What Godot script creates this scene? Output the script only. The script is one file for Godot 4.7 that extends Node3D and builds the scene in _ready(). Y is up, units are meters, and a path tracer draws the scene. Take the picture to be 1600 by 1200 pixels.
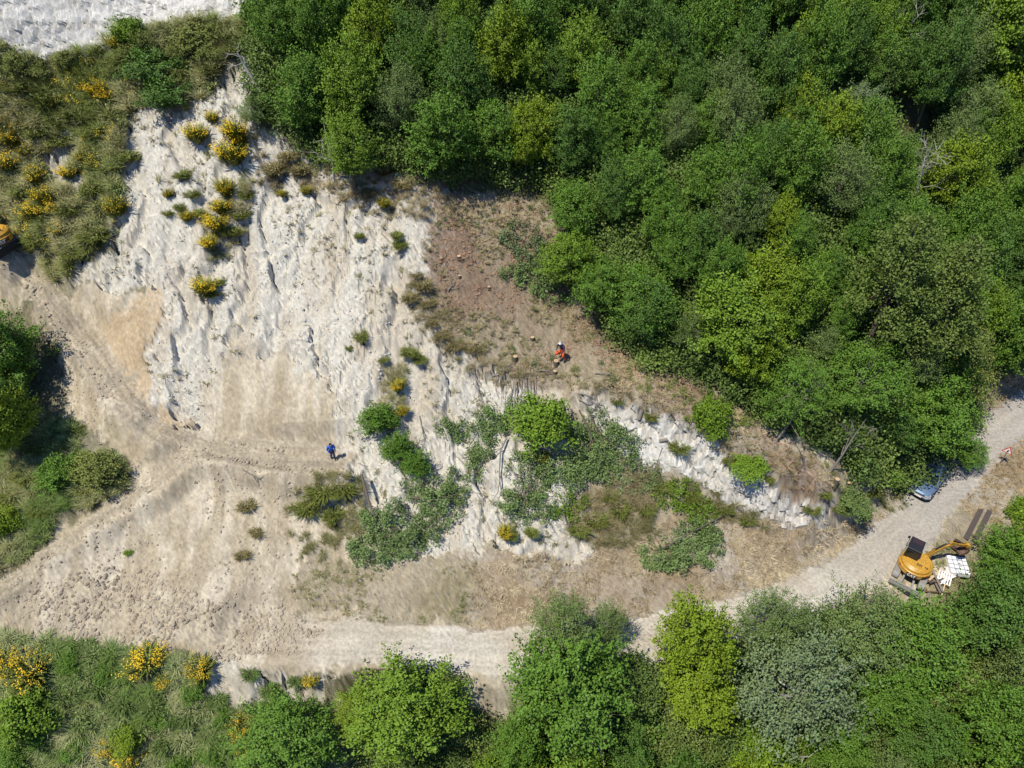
extends Node3D
# A drone's view of a marl hillside: terrain, tracks and road, woods, felled trees, two excavators, a car, two people.
# Picture coordinates below (u, v) are those of a 1600 x 1200 frame; at() turns one into the point of the ground that lies there.

const FOCAL := 1109.0
const PITCH := 42.0
const EYE := Vector3(0, 44.4, 0)
const X0 := -60.0
const Z0 := -84.0
const NX := 250      # half-metre cells of the height map
const NZ := 170

var sp := sin(deg_to_rad(PITCH))
var cp := cos(deg_to_rad(PITCH))
var hmap := PackedFloat32Array()
var zmap := PackedByteArray()          # what the ground is made of, per quarter metre
var wsum := {}                         # names already given
var M := {}                            # materials
var n_low := FastNoiseLite.new()
var n_mid := FastNoiseLite.new()
var n_fine := FastNoiseLite.new()
var n_rill := FastNoiseLite.new()
var n_cell := FastNoiseLite.new()
var n_block := FastNoiseLite.new()

enum {FOREST, MARL, TAN, LITTER, STRAW, SCRUB, PATH, ROAD, CLIFF, CLODS, SCAR, WEEDY}

# ---------------------------------------------------------------- mesh builder
class MB:
	var v := PackedVector3Array()
	var n := PackedVector3Array()
	var c := PackedColorArray()
	var i := PackedInt32Array()

	func tri(a: Vector3, b: Vector3, d: Vector3, col := Color.WHITE) -> void:
		var k := v.size()
		var nn := (d - a).cross(b - a).normalized()
		v.push_back(a); v.push_back(b); v.push_back(d)
		for q in 3:
			n.push_back(nn); c.push_back(col)
		i.push_back(k); i.push_back(k + 1); i.push_back(k + 2)

	func quad(a: Vector3, b: Vector3, d: Vector3, e: Vector3, col := Color.WHITE) -> void:
		tri(a, b, d, col)
		tri(a, d, e, col)

	func leaf(p: Vector3, dir: Vector3, side: Vector3, len: float, wid: float, sn: Vector3, col: Color) -> void:
		var k := v.size()
		var m := p + dir * (len * 0.45)
		var s := side * (wid * 0.5)
		if dir.cross(side).dot(sn) < 0.0: s = -s     # the face and its normal look the same way
		v.push_back(p); v.push_back(m + s); v.push_back(p + dir * len); v.push_back(m - s)
		for q in 4:
			n.push_back(sn); c.push_back(col)
		i.push_back(k); i.push_back(k + 1); i.push_back(k + 2)
		i.push_back(k); i.push_back(k + 2); i.push_back(k + 3)

	func blade(p: Vector3, dir: Vector3, bend: Vector3, side: Vector3, len: float, wid: float, col: Color) -> void:
		var k := v.size()
		var m := p + dir * (len * 0.55)
		var t := p + dir * len + bend
		var s := side * (wid * 0.5)
		var fn := dir.cross(side)
		if fn.y < 0.0:
			fn = -fn
			s = -s
		var sn := (Vector3.UP * 0.5 + fn * 0.7).normalized()
		v.push_back(p - s); v.push_back(p + s); v.push_back(m + s * 0.8); v.push_back(m - s * 0.8); v.push_back(t)
		for q in 5:
			n.push_back(sn); c.push_back(col)
		for q in [0, 1, 2, 0, 2, 3, 3, 2, 4]:
			i.push_back(k + q)

	func tube(pts: Array, radii: Array, sides := 6, col := Color.WHITE) -> void:
		var k := v.size()
		var ref := Vector3(0.31, 0.2, 0.93)
		for p in pts.size():
			var a: Vector3 = pts[maxi(p - 1, 0)]
			var b: Vector3 = pts[mini(p + 1, pts.size() - 1)]
			var d := (b - a).normalized()
			var x := d.cross(ref)
			if x.length() < 0.1:
				x = d.cross(Vector3(1, 0, 0))
			x = x.normalized()
			var y := d.cross(x)
			for s in sides:
				var t := TAU * s / sides
				var o := x * cos(t) + y * sin(t)
				v.push_back(pts[p] + o * float(radii[p]))
				n.push_back(o); c.push_back(col)
		for p in pts.size() - 1:
			for s in sides:
				var s2 := (s + 1) % sides
				var q0 := k + p * sides + s
				var q1 := k + p * sides + s2
				for q in [q0, q1 + sides, q1, q0, q0 + sides, q1 + sides]:
					i.push_back(q)
		for e in [0, pts.size() - 1]:
			if float(radii[e]) > 0.012:
				var kc := v.size()
				var ax: Vector3 = (pts[1] - pts[0]).normalized() * -1.0 if e == 0 else (pts[e] - pts[e - 1]).normalized()
				v.push_back(pts[e]); n.push_back(ax); c.push_back(col)
				for s in sides:
					v.push_back(v[k + e * sides + s]); n.push_back(ax); c.push_back(col)
				for s in sides:
					i.push_back(kc)
					i.push_back(kc + 1 + ((s + 1) % sides if e > 0 else s))
					i.push_back(kc + 1 + (s if e > 0 else (s + 1) % sides))

	# an upright prism over a polygon (x, z), its rims chamfered
	func prism(poly: Array, y0: float, y1: float, bev := 0.02, col := Color.WHITE, xf := Transform3D(), top_in := 0.0) -> void:
		var cen := Vector2.ZERO
		for p in poly:
			cen += p
		cen /= poly.size()
		var rings := []
		for r in [[y0, bev], [y0 + bev, 0.0], [y1 - bev, top_in], [y1, top_in + bev]]:
			var ring := []
			for p in poly:
				var q: Vector2 = p + (cen - p).normalized() * float(r[1]) * 1.3
				ring.push_back(xf * Vector3(q.x, r[0], q.y))
			rings.push_back(ring)
		var m := poly.size()
		for r in 3:
			for s in m:
				quad(rings[r][s], rings[r + 1][s], rings[r + 1][(s + 1) % m], rings[r][(s + 1) % m], col)
		var t := xf * Vector3(cen.x, y1, cen.y)
		var b := xf * Vector3(cen.x, y0, cen.y)
		for s in m:
			tri(rings[3][s], t, rings[3][(s + 1) % m], col)
			tri(rings[0][(s + 1) % m], b, rings[0][s], col)

	func box(at: Vector3, size: Vector3, bev := 0.015, col := Color.WHITE, basis := Basis()) -> void:
		var h := size * 0.5
		prism([Vector2(-h.x, -h.z), Vector2(h.x, -h.z), Vector2(h.x, h.z), Vector2(-h.x, h.z)], -h.y, h.y, minf(bev, h.y * 0.45), col, Transform3D(basis, at))

	# a beam of given widths from a to b
	func beam(a: Vector3, b: Vector3, w: float, h: float, up := Vector3.UP, col := Color.WHITE) -> void:
		var d := (b - a).normalized()
		var s := d.cross(up).normalized()
		var u := s.cross(d).normalized()
		box((a + b) * 0.5, Vector3((b - a).length(), h, w), 0.012, col, Basis(d, u, s))

	func mesh() -> ArrayMesh:
		var a := []
		a.resize(Mesh.ARRAY_MAX)
		a[Mesh.ARRAY_VERTEX] = v
		a[Mesh.ARRAY_NORMAL] = n
		a[Mesh.ARRAY_COLOR] = c
		a[Mesh.ARRAY_INDEX] = i
		var m := ArrayMesh.new()
		m.add_surface_from_arrays(Mesh.PRIMITIVE_TRIANGLES, a)
		return m

# ---------------------------------------------------------------- naming
func numbered(called: String) -> String:
	var k: int = wsum.get(called, 0)
	wsum[called] = k + 1
	return called if k == 0 else "%s_%03d" % [called, k]

func tag(o: Node, label: String, category: String, group := "", kind := "") -> Node:
	if label: o.set_meta("label", label)
	if category: o.set_meta("category", category)
	if group: o.set_meta("group", group)
	if kind: o.set_meta("kind", kind)
	return o

func thing(called: String, where: Vector3, yaw: float, label: String, category: String, group := "") -> Node3D:
	var o := Node3D.new()
	o.name = numbered(called)
	o.position = where
	o.rotation.y = yaw
	add_child(o)
	tag(o, label, category, group)
	return o

func part(called: String, mesh: Mesh, mat: Material, parent: Node = null) -> MeshInstance3D:
	var o := MeshInstance3D.new()
	o.name = called if parent else numbered(called)
	o.mesh = mesh
	o.material_override = mat
	(parent if parent else self).add_child(o, true)
	return o

func mat(rgb: Color, rough := 0.8, metal := 0.0) -> StandardMaterial3D:   # rgb is a linear base colour
	var m := StandardMaterial3D.new()
	m.albedo_color = rgb.linear_to_srgb()
	m.roughness = rough
	m.metallic = metal
	m.vertex_color_use_as_albedo = true
	return m

func leaf_mat(rgb: Color, back := 0.55) -> StandardMaterial3D:
	var m := mat(rgb, 0.6)
	m.metallic_specular = 0.35
	m.backlight = Color(back * 0.85, back, back * 0.35)
	m.cull_mode = BaseMaterial3D.CULL_DISABLED
	return m

# ---------------------------------------------------------------- picture <-> ground
func ray(u: float, v: float) -> Vector3:
	var a := (u - 800.0) / FOCAL
	var b := (v - 600.0) / FOCAL
	return Vector3(a, -(sp + b * cp), -(cp - b * sp))

func height(x: float, z: float) -> float:
	var fx := clampf((x - X0) * 2.0, 0.0, NX - 1.001)
	var fz := clampf((z - Z0) * 2.0, 0.0, NZ - 1.001)
	var ix := int(fx)
	var iz := int(fz)
	fx -= ix
	fz -= iz
	var k := iz * NX + ix
	return lerpf(lerpf(hmap[k], hmap[k + 1], fx), lerpf(hmap[k + NX], hmap[k + NX + 1], fx), fz)

# the ground point under what is seen at (u, v) when it stands LIFT above the ground
func at(u: float, v: float, lift := 0.0) -> Vector3:
	var d := ray(u, v)
	var t := 30.0
	while t < 130.0:
		var p := EYE + d * t
		if p.y < height(p.x, p.z) + lift:
			break
		t += 0.5
	var lo := t - 0.5
	for k in 8:
		var m := (lo + t) * 0.5
		var p := EYE + d * m
		if p.y < height(p.x, p.z) + lift:
			t = m
		else:
			lo = m
	var q := EYE + d * t
	return Vector3(q.x, height(q.x, q.z), q.z)

func seen(p: Vector3) -> Vector2:      # where a point falls in the picture; used to place by eye
	var r := p - EYE
	var f := -r.y * sp - r.z * cp
	var up := r.y * cp - r.z * sp
	return Vector2(800.0 + FOCAL * r.x / f, 600.0 - FOCAL * up / f)

func zone(x: float, z: float) -> int:
	var ix := clampi(int((x - X0) * 4.0), 0, NX * 2 - 1)
	var iz := clampi(int((z - Z0) * 4.0), 0, NZ * 2 - 1)
	return zmap[iz * NX * 2 + ix]

func outline(px: Array) -> PackedVector2Array:     # polygon on the ground plan
	var r := PackedVector2Array()
	for k in range(0, px.size(), 2):
		var p := at(px[k], px[k + 1])
		r.push_back(Vector2(p.x, p.z))
	return r

# ---------------------------------------------------------------- terrain
func survey() -> Array:     # heights (m above the road) read off at places of the picture
	return [
	[390,995,0.6],[520,1005,0.3],[640,1012,0.1],[760,1020,0],[900,1008,0],[1000,1000,0],[1120,968,0],[1240,935,0],[1330,890,0],[1400,830,0.1],[1450,780,0.2],[1500,720,0.3],[1545,675,0.5],[1600,635,0.8],[1680,590,1.2],
	[250,1000,1.0],[100,1010,0.6],[-80,1000,1.0],[0,1200,-4],[300,1200,-4.5],[600,1200,-5],[900,1200,-6],[1200,1200,-7],[1600,1200,-6],[150,1100,-1.5],[640,1100,-2.3],[950,1100,-2.8],[1300,1080,-4],[1550,1000,-3],[1600,850,-0.6],[1480,900,-0.2],[1560,740,0.2],
	[200,900,2.0],[0,920,2.5],[-100,960,2.3],[100,850,3.6],[250,760,5],[300,690,5.8],[430,715,5.8],[525,718,5.8],[450,830,3],[450,950,0.8],[600,930,1.2],[600,800,3.8],[620,700,6.5],[750,930,1.2],[750,800,4],[750,650,7.4],[850,880,2.2],[850,760,5],[870,650,7.6],
	[200,620,8],[130,530,10],[60,440,12.5],[0,390,14],[-80,330,16],[60,700,6],[0,600,7.5],[0,800,4],[100,640,7.3],
	[350,600,8.5],[300,500,11.5],[400,450,13],[550,500,12],[650,560,10.3],[400,350,16],[250,400,14.5],[550,380,15.5],[650,330,17],[300,250,19],[450,250,19],[200,200,20.5],[560,290,18],
	[100,120,23],[300,100,23.5],[150,95,23.8],[100,20,26.6],[0,250,18.5],[100,320,16.5],[380,130,23],[100,-80,30],[300,20,26.2],
	[-100,500,9.5],[-100,200,20],[-100,0,28],[-100,800,4],[-100,1200,-4],
	[600,200,20.5],[600,50,25],[880,560,9.4],[880,480,11.2],[860,380,14.2],[770,320,16.2],[760,430,13.3],[760,520,11],[800,590,9.2],
	[950,620,8.2],[1000,645,7.8],[1080,680,7],[1150,715,6.2],[1220,760,4.9],[1290,790,3.8],[960,690,5.8],[1020,725,4.9],[1100,752,4.1],[1160,790,3],[1230,815,2.2],[1290,828,1.7],
	[1000,800,2.8],[1000,900,1.2],[1000,955,0.25],[1150,860,1.2],[1150,940,0.2],[1300,860,0.5],[900,955,0.3],[1345,800,1.2],
	[1000,560,9.5],[1150,620,8.5],[1250,680,7],[1330,740,4],[1400,740,1.2],[1000,400,14.5],[1200,500,12],[1400,600,7],[1500,600,3],[1000,200,19.5],[1200,300,17],[1400,400,13],[1600,500,5],[1000,50,24],[1200,100,22],[1400,200,18],[1600,300,12],[1600,100,18],[1400,20,24],[1600,0,21],[1750,500,4],[1750,200,12],[1750,0,19],[1750,800,0],[1750,1200,-6],
	[300,-100,30],[800,-100,30],[1200,-100,28],[1700,-150,25]]

func solve(a: Array, b: PackedFloat64Array) -> PackedFloat64Array:
	var m := b.size()
	for k in m:
		var best := k
		for r in range(k + 1, m):
			if absf(a[r][k]) > absf(a[best][k]): best = r
		var t = a[k]; a[k] = a[best]; a[best] = t
		var tb := b[k]; b[k] = b[best]; b[best] = tb
		var row: PackedFloat64Array = a[k]
		for r in range(k + 1, m):
			var f: float = a[r][k] / row[k]
			if f == 0.0: continue
			var low: PackedFloat64Array = a[r]
			for q in range(k, m):
				low[q] -= f * row[q]
			a[r] = low
			b[r] -= f * b[k]
	for k in range(m - 1, -1, -1):
		var s := b[k]
		for q in range(k + 1, m):
			s -= a[k][q] * b[q]
		b[k] = s / a[k][k]
	return b

func tps(r2: float) -> float:
	return 0.0 if r2 < 1e-9 else 0.5 * r2 * log(r2)

func make_heights() -> void:
	var px := PackedFloat64Array()
	var pz := PackedFloat64Array()
	var py := PackedFloat64Array()
	for s in survey():
		# the heights were read for a view 4 degrees steeper from 2 m higher; the whole survey is tilted back about the camera
		var b46 := (float(s[1]) - 600.0) / FOCAL
		var far := (46.4 - float(s[2])) / (sin(deg_to_rad(46.0)) + b46 * cos(deg_to_rad(46.0)))
		var p := EYE + ray(s[0], s[1]) * far
		px.push_back(p.x / 10.0); pz.push_back(p.z / 10.0); py.push_back(p.y)
	var m := px.size()
	var a := []
	var b := PackedFloat64Array()
	for r in m + 3:
		var row := PackedFloat64Array()
		row.resize(m + 3)
		for q in m:
			row[q] = (tps((px[r] - px[q]) ** 2 + (pz[r] - pz[q]) ** 2) if r < m else [1.0, px[q], pz[q]][r - m])
		if r < m:
			row[r] += 0.004
			row[m] = 1.0; row[m + 1] = px[r]; row[m + 2] = pz[r]
		a.push_back(row)
		b.push_back(py[r] if r < m else 0.0)
	var w := solve(a, b)
	# on a metre grid, then smoothly to half a metre
	var cx := NX / 2 + 3
	var cz := NZ / 2 + 3
	var co := PackedFloat32Array()
	co.resize(cx * cz)
	for j in cz:
		for k in cx:
			var x := (X0 + k - 1.0) / 10.0
			var z := (Z0 + j - 1.0) / 10.0
			var s := w[m] + w[m + 1] * x + w[m + 2] * z
			for q in m:
				var dx := x - px[q]
				var dz := z - pz[q]
				var r2 := dx * dx + dz * dz
				if r2 > 1e-9:
					s += w[q] * 0.5 * r2 * log(r2)
			co[j * cx + k] = clampf(s, -9.0, 36.0)
	hmap.resize(NX * NZ)
	for j in NZ:
		var jj := j / 2 + 1
		var fz := 0.5 * (j % 2)
		for k in NX:
			var kk := k / 2 + 1
			var fx := 0.5 * (k % 2)
			var rows := []
			for r in range(-1, 3):
				var o := (jj + r) * cx + kk
				rows.push_back(co[o] if fx == 0.0 else cubic_interpolate(co[o], co[o + 1], co[o - 1], co[o + 2], fx))
			hmap[j * NX + k] = rows[1] if fz == 0.0 else cubic_interpolate(rows[1], rows[2], rows[0], rows[3], fz)

var lanes := []      # [points on the plan with heights, half width, zone]

func lane(px: Array, half: float, what: int, ease: float) -> void:
	var pts := []
	for k in range(0, px.size(), 2):
		pts.push_back(at(px[k], px[k + 1]))
	# smooth the heights along it
	for q in 3:
		for k in range(1, pts.size() - 1):
			pts[k].y = (pts[k - 1].y + pts[k].y * 2.0 + pts[k + 1].y) / 4.0
	lanes.push_back([pts, half, what])
	for k in pts.size() - 1:
		var a: Vector3 = pts[k]
		var b: Vector3 = pts[k + 1]
		var reach := half + ease
		var ab := Vector2(b.x - a.x, b.z - a.z)
		for jz in range(maxi(0, int((minf(a.z, b.z) - reach - Z0) * 2)), mini(NZ, int((maxf(a.z, b.z) + reach - Z0) * 2) + 2)):
			for ix in range(maxi(0, int((minf(a.x, b.x) - reach - X0) * 2)), mini(NX, int((maxf(a.x, b.x) + reach - X0) * 2) + 2)):
				var p := Vector2(X0 + ix * 0.5 - a.x, Z0 + jz * 0.5 - a.z)
				var t := clampf(p.dot(ab) / ab.length_squared(), 0, 1)
				var dist := (p - ab * t).length()
				if dist < reach:
					var f := 1.0 - smoothstep(half, reach, dist)
					hmap[jz * NX + ix] = lerpf(hmap[jz * NX + ix], lerpf(a.y, b.y, t), f * 0.85)

# a sharp edge along a crest: the ground stands STEP higher on its upper side
func edge(px: Array, step: float, reach: float) -> void:
	var pts := outline(px)
	for jz in NZ:
		for ix in NX:
			var p := Vector2(X0 + ix * 0.5, Z0 + jz * 0.5)
			var best := 99.0
			var side := 1.0
			var endf := 1.0
			for k in pts.size() - 1:
				var ab := pts[k + 1] - pts[k]
				var raw := (p - pts[k]).dot(ab) / ab.length_squared()
				var t := clampf(raw, 0, 1)
				var d := (p - pts[k] - ab * t).length()
				if d < best:
					best = d
					side = signf(ab.cross(p - pts[k]))
					endf = 0.0 if (k == 0 and raw < 0.0) or (k == pts.size() - 2 and raw > 1.0) else 1.0
			if best > reach or endf == 0.0: continue
			var n := 0.5 + 0.9 * absf(n_low.get_noise_2d(p.x * 3.0, p.y * 3.0))
			if side < 0.0: hmap[jz * NX + ix] += step * n * (1.0 - smoothstep(0.0, reach, best))
			else: hmap[jz * NX + ix] -= step * 0.35 * n * (1.0 - smoothstep(0.0, reach * 0.6, best))

func paint(what: int, px: Array) -> void:
	var poly := outline(px)
	var lo := poly[0]
	var hi := poly[0]
	for p in poly:
		lo = lo.min(p)
		hi = hi.max(p)
	for jz in range(maxi(0, int((lo.y - Z0) * 4)), mini(NZ * 2, int((hi.y - Z0) * 4) + 2)):
		for ix in range(maxi(0, int((lo.x - X0) * 4)), mini(NX * 2, int((hi.x - X0) * 4) + 2)):
			if Geometry2D.is_point_in_polygon(Vector2(X0 + ix * 0.25, Z0 + jz * 0.25), poly):
				zmap[jz * NX * 2 + ix] = what

func paint_lane(l: Array) -> void:
	var pts: Array = l[0]
	var half: float = l[1]
	for k in pts.size() - 1:
		var a: Vector3 = pts[k]
		var b: Vector3 = pts[k + 1]
		var ab := Vector2(b.x - a.x, b.z - a.z)
		for jz in range(maxi(0, int((minf(a.z, b.z) - half - Z0) * 4)), mini(NZ * 2, int((maxf(a.z, b.z) + half - Z0) * 4) + 2)):
			for ix in range(maxi(0, int((minf(a.x, b.x) - half - X0) * 4)), mini(NX * 2, int((maxf(a.x, b.x) + half - X0) * 4) + 2)):
				var p := Vector2(X0 + ix * 0.25 - a.x, Z0 + jz * 0.25 - a.z)
				var t := clampf(p.dot(ab) / ab.length_squared(), 0, 1)
				if (p - ab * t).length() < half:
					zmap[jz * NX * 2 + ix] = l[2]

func make_zones() -> void:
	zmap.resize(NX * NZ * 4)
	zmap.fill(FOREST)
	paint(TAN, [-200,280, 700,280, 900,560, 1340,760, 1480,800, 1480,960, 1240,960, 1000,1010, 560,1080, 500,1070, -200,1010])
	paint(WEEDY, [860,640, 960,660, 1290,835, 1290,870, 900,880, 720,900, 760,860])
	paint(SCRUB, [-200,-200, 395,-200, 400,60, 380,140, 420,240, 350,420, 200,440, 120,440, 30,420, -200,330])
	paint(SCRUB, [-200,980, 60,985, 150,1000, 330,1040, 480,1050, 540,1090, 560,1250, -200,1250])
	paint(SCRUB, [-200,450, 70,480, 110,660, 200,730, 200,760, 90,810, 40,880, -200,960])
	paint(TAN, [-200,320, 0,380, 120,440, 240,600, 300,650, 520,640, 540,720, 640,760, 720,900, 700,990, 420,1000, 330,1040, 150,1010, 60,990, -200,990, -200,930, 40,880, 90,800, 200,770, 200,720, 110,650, 70,480, -100,400])
	paint(MARL, [195,180, 250,165, 330,150, 345,110, 395,90, 400,180, 440,230, 500,250, 560,290, 690,300, 705,335, 640,420, 650,490, 690,545, 800,585, 870,600, 900,630, 900,700, 880,770, 905,850, 860,880, 770,850, 700,880, 640,880, 560,740, 530,700, 522,590, 430,545, 350,560, 325,650, 250,655, 215,600, 235,500, 250,440, 200,430, 160,455, 110,425, 170,380, 190,330])
	paint(MARL, [60,250, 110,195, 120,240, 100,290, 60,270])
	paint(MARL, [100,270, 130,270, 165,310, 150,320, 110,300])
	paint(MARL, [320,1040, 430,1040, 520,1080, 500,1110, 400,1100, 330,1110, 310,1070])
	paint(TAN, [340,560, 430,540, 525,590, 530,700, 330,700, 320,640])
	paint(SCAR, [190,480, 215,440, 250,438, 260,470, 250,510, 225,560, 235,610, 300,640, 240,655, 195,590, 165,510])
	paint(CLODS, [60,930, 140,900, 300,950, 440,950, 490,985, 390,1000, 300,1010, 150,1000])
	paint(LITTER, [690,300, 760,290, 870,300, 920,480, 1000,560, 1100,610, 1180,660, 1310,745, 1290,785, 1220,765, 1150,712, 1080,680, 950,625, 870,595, 800,590, 700,545, 660,490, 640,430])
	paint(FOREST, [860,290, 1700,250, 1700,560, 1540,600, 1480,760, 1400,760, 1330,740, 1180,650, 960,540, 890,470])
	paint(STRAW, [690,880, 860,860, 920,830, 1090,800, 1290,825, 1345,790, 1400,780, 1360,850, 1240,930, 1100,980, 900,985, 720,990])
	paint(WEEDY, [470,860, 560,880, 690,870, 740,900, 720,970, 560,970, 450,930])
	paint(WEEDY, [1345,800, 1300,760, 1330,740, 1400,760, 1420,790])
	paint(CLIFF, [900,618, 960,607, 1010,637, 1080,670, 1150,706, 1215,748, 1298,790, 1290,836, 1225,814, 1160,790, 1100,756, 1020,728, 968,700])
	paint(CLIFF, [-200,-200, 385,-60, 388,30, 330,25, 270,35, 190,45, 130,80, 70,90, -200,75])
	paint(CLIFF, [820,-60, 900,-60, 905,40, 870,45])
	paint(MARL, [862,750, 905,775, 922,850, 905,900, 880,880, 850,850])
	paint(STRAW, [1520,600, 1700,520, 1700,840, 1540,840, 1500,830, 1480,800, 1530,700])
	paint(WEEDY, [1440,860, 1478,800, 1545,800, 1570,900, 1560,965, 1430,930])
	paint(TAN, [690,1025, 830,1025, 800,1115, 750,1140, 715,1095])
	for l in lanes:
		paint_lane(l)

const SHEETS := {FOREST: "forest_floor", MARL: "marl_slope", TAN: "soil_slope", LITTER: "leaf_litter_slope", STRAW: "straw_slope", SCRUB: "scrub_ground", PATH: "dirt_path", ROAD: "dirt_road", CLIFF: "cliff_face", CLODS: "clod_slope", SCAR: "earth_scar", WEEDY: "weedy_slope"}

const ROUGH := {FOREST: 0.03, MARL: 0.017, TAN: 0.022, LITTER: 0.05, STRAW: 0.045, SCRUB: 0.04, PATH: 0.03, ROAD: 0.01, CLIFF: 0.02, CLODS: 0.05, SCAR: 0.02, WEEDY: 0.045}

func tint(z: int, x: float, y: float, w: float) -> Color:
	var a := n_low.get_noise_2d(x * 1.7, w * 1.7)
	var b := n_mid.get_noise_2d(x * 0.9 + 40.0, w * 0.9)
	var f := n_fine.get_noise_2d(x * 2.0, w * 2.0)
	var c: Color
	match z:
		MARL:
			c = Color(0.565, 0.54, 0.465).lerp(Color(0.475, 0.425, 0.34), clampf(a * 0.9 + b * 0.5 + 0.05 + n_rill.get_noise_2d(x * 1.5 + b, w * 0.25) * 1.1, 0, 0.85))
			c = c.lerp(Color(0.27, 0.235, 0.17), clampf(f * 1.6 - 0.42, 0, 0.55))
			c = c.lerp(Color(0.36, 0.32, 0.25), 0.6 * (1.0 - smoothstep(-1.0, -0.86, n_cell.get_noise_2d(x * 1.5 + b, w * 0.7))))
			c = c.lerp(Color(0.42, 0.355, 0.26), clampf(n_low.get_noise_2d(x * 2.4 + 200.0, w * 1.2) * 1.6 + b * 0.5 - 0.15, 0, 0.45))
		CLIFF:
			c = Color(0.62, 0.605, 0.555).lerp(Color(0.50, 0.46, 0.385), clampf(a * 0.8 + n_mid.get_noise_2d(y * 2.2, x * 0.3) * 0.5, 0, 0.6))
			c = c.lerp(Color(0.33, 0.33, 0.32), clampf(n_mid.get_noise_2d(y * 1.6 + 60.0 + b * 0.6, x * 0.12) * 1.0, 0, 0.25))
		TAN:
			c = Color(0.40, 0.34, 0.24).lerp(Color(0.53, 0.47, 0.36), clampf(0.5 + n_rill.get_noise_2d(x * 1.3 + b * 0.5, w * 0.3) * 1.9, 0, 1))
			c = c.lerp(Color(0.335, 0.275, 0.19), clampf(b * 0.9 + a * 0.9 + n_rill.get_noise_2d(x * 0.7 + 50.0, w * 0.25) * 0.5, 0, 0.7))
		SCAR:
			c = Color(0.47, 0.365, 0.235).lerp(Color(0.36, 0.27, 0.16), clampf(b + 0.1, 0, 1))
		LITTER:
			c = Color(0.30, 0.215, 0.15).lerp(Color(0.40, 0.34, 0.24), clampf(0.6 + a * 1.6 + b * 0.4, 0, 1))
			c = c.lerp(Color(0.20, 0.14, 0.09), clampf(f * 1.6, 0, 0.5))
		STRAW:
			c = Color(0.37, 0.285, 0.185).lerp(Color(0.50, 0.45, 0.37), clampf(0.4 + a * 2.2 + b * 0.5, 0, 1))
			c = c.lerp(Color(0.25, 0.185, 0.11), clampf(f * 1.5 - 0.1, 0, 0.5))
		WEEDY:
			c = Color(0.43, 0.37, 0.265).lerp(Color(0.30, 0.26, 0.155), clampf(0.35 + a * 1.4 + b * 0.8, 0, 0.9))
		SCRUB:
			c = Color(0.17, 0.16, 0.085).lerp(Color(0.34, 0.31, 0.22), clampf(a * 1.2, 0, 0.7))
		PATH:
			c = Color(0.335, 0.285, 0.205).lerp(Color(0.42, 0.365, 0.27), clampf(0.5 + b, 0, 1))
			c = c.lerp(Color(0.27, 0.215, 0.15), clampf(f * 1.3 - 0.1, 0, 0.5))
		ROAD:
			c = Color(0.445, 0.405, 0.325).lerp(Color(0.53, 0.50, 0.43), clampf(0.4 + a * 1.3, 0, 1))
			c = c.lerp(Color(0.40, 0.34, 0.26), clampf(b * 0.9, 0, 0.5))
		CLODS:
			c = Color(0.385, 0.325, 0.23).lerp(Color(0.46, 0.40, 0.295), clampf(0.5 + b, 0, 1))
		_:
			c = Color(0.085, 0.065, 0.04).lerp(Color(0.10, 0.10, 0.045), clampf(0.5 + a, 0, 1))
	var s := 1.0 + f * 0.14
	return Color(c.r * s, c.g * s, c.b * s)

func relief(z: int, x: float, y: float, w: float) -> float:
	var b := n_mid.get_noise_2d(x, w)
	var f := n_fine.get_noise_2d(x, w)
	match z:
		MARL:
			var r := absf(n_rill.get_noise_2d(x + 1.2 * b + n_low.get_noise_2d(x, w) * 4.0, w * 0.45))
			var deep := clampf(0.5 + n_low.get_noise_2d(x * 1.5 + 30.0, w * 1.5) * 2.2, 0.0, 1.0)
			var pit := n_fine.get_noise_2d(x * 1.4 + 7.0, w * 1.1)
			var r2 := absf(n_rill.get_noise_2d(x * 2.6 + 0.6 * b + 80.0, w * 0.9))
			var led := fposmod(y * 0.9 + 1.1 * n_low.get_noise_2d(x * 3.0, w * 3.0) + 0.35 * b, 1.0)     # small scarps across the fall
			var gully := absf(n_rill.get_noise_2d(x * 0.42 + 0.5 * b + 150.0, w * 0.13))
			return -0.62 * (1.0 - smoothstep(0.0, 0.32, gully)) - 0.32 * deep * (1.0 - smoothstep(0.0, 0.2, r)) - 0.075 * (1.0 - smoothstep(0.0, 0.14, r2)) + 0.12 * n_mid.get_noise_2d(x * 1.3, w * 0.4) + 0.045 * f + 0.15 * (1.0 - deep) * led * smoothstep(0.0, 0.12, 1.0 - led) - 0.24 * smoothstep(0.4, 0.6, pit)
		CLIFF:
			var led := n_mid.get_noise_2d(y * 3.0 + b * 2.0, x * 0.25)
			return 0.16 * led + 0.05 * f
		TAN, SCAR:
			return -0.07 * (1.0 - smoothstep(0.0, 0.3, absf(n_rill.get_noise_2d(x, w * 0.3)))) + 0.08 * b + 0.07 * f
		CLODS:
			return 0.13 * b + 0.16 * f
		ROAD:
			return 0.025 * b + 0.008 * f
		PATH:
			return 0.08 * b + 0.06 * f
		FOREST:
			return 0.2 * b
	return 0.13 * b + 0.12 * f

# (across, along) of the nearest lane of that kind
func lane_at(z: int, x: float, w: float) -> Vector2:
	var best := Vector2(9, 0)
	for l in lanes:
		if l[2] != z: continue
		var s := 0.0
		var pts: Array = l[0]
		for k in pts.size() - 1:
			var a := Vector2(pts[k].x, pts[k].z)
			var ab := Vector2(pts[k + 1].x, pts[k + 1].z) - a
			var p := Vector2(x, w) - a
			var len := ab.length()
			var t := clampf(p.dot(ab) / (len * len), 0, 1)
			var d := (p - ab * t).length()
			if d < absf(best.x):
				best = Vector2(d * signf(ab.cross(p)), s + t * len)
			s += len
	return best

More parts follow.
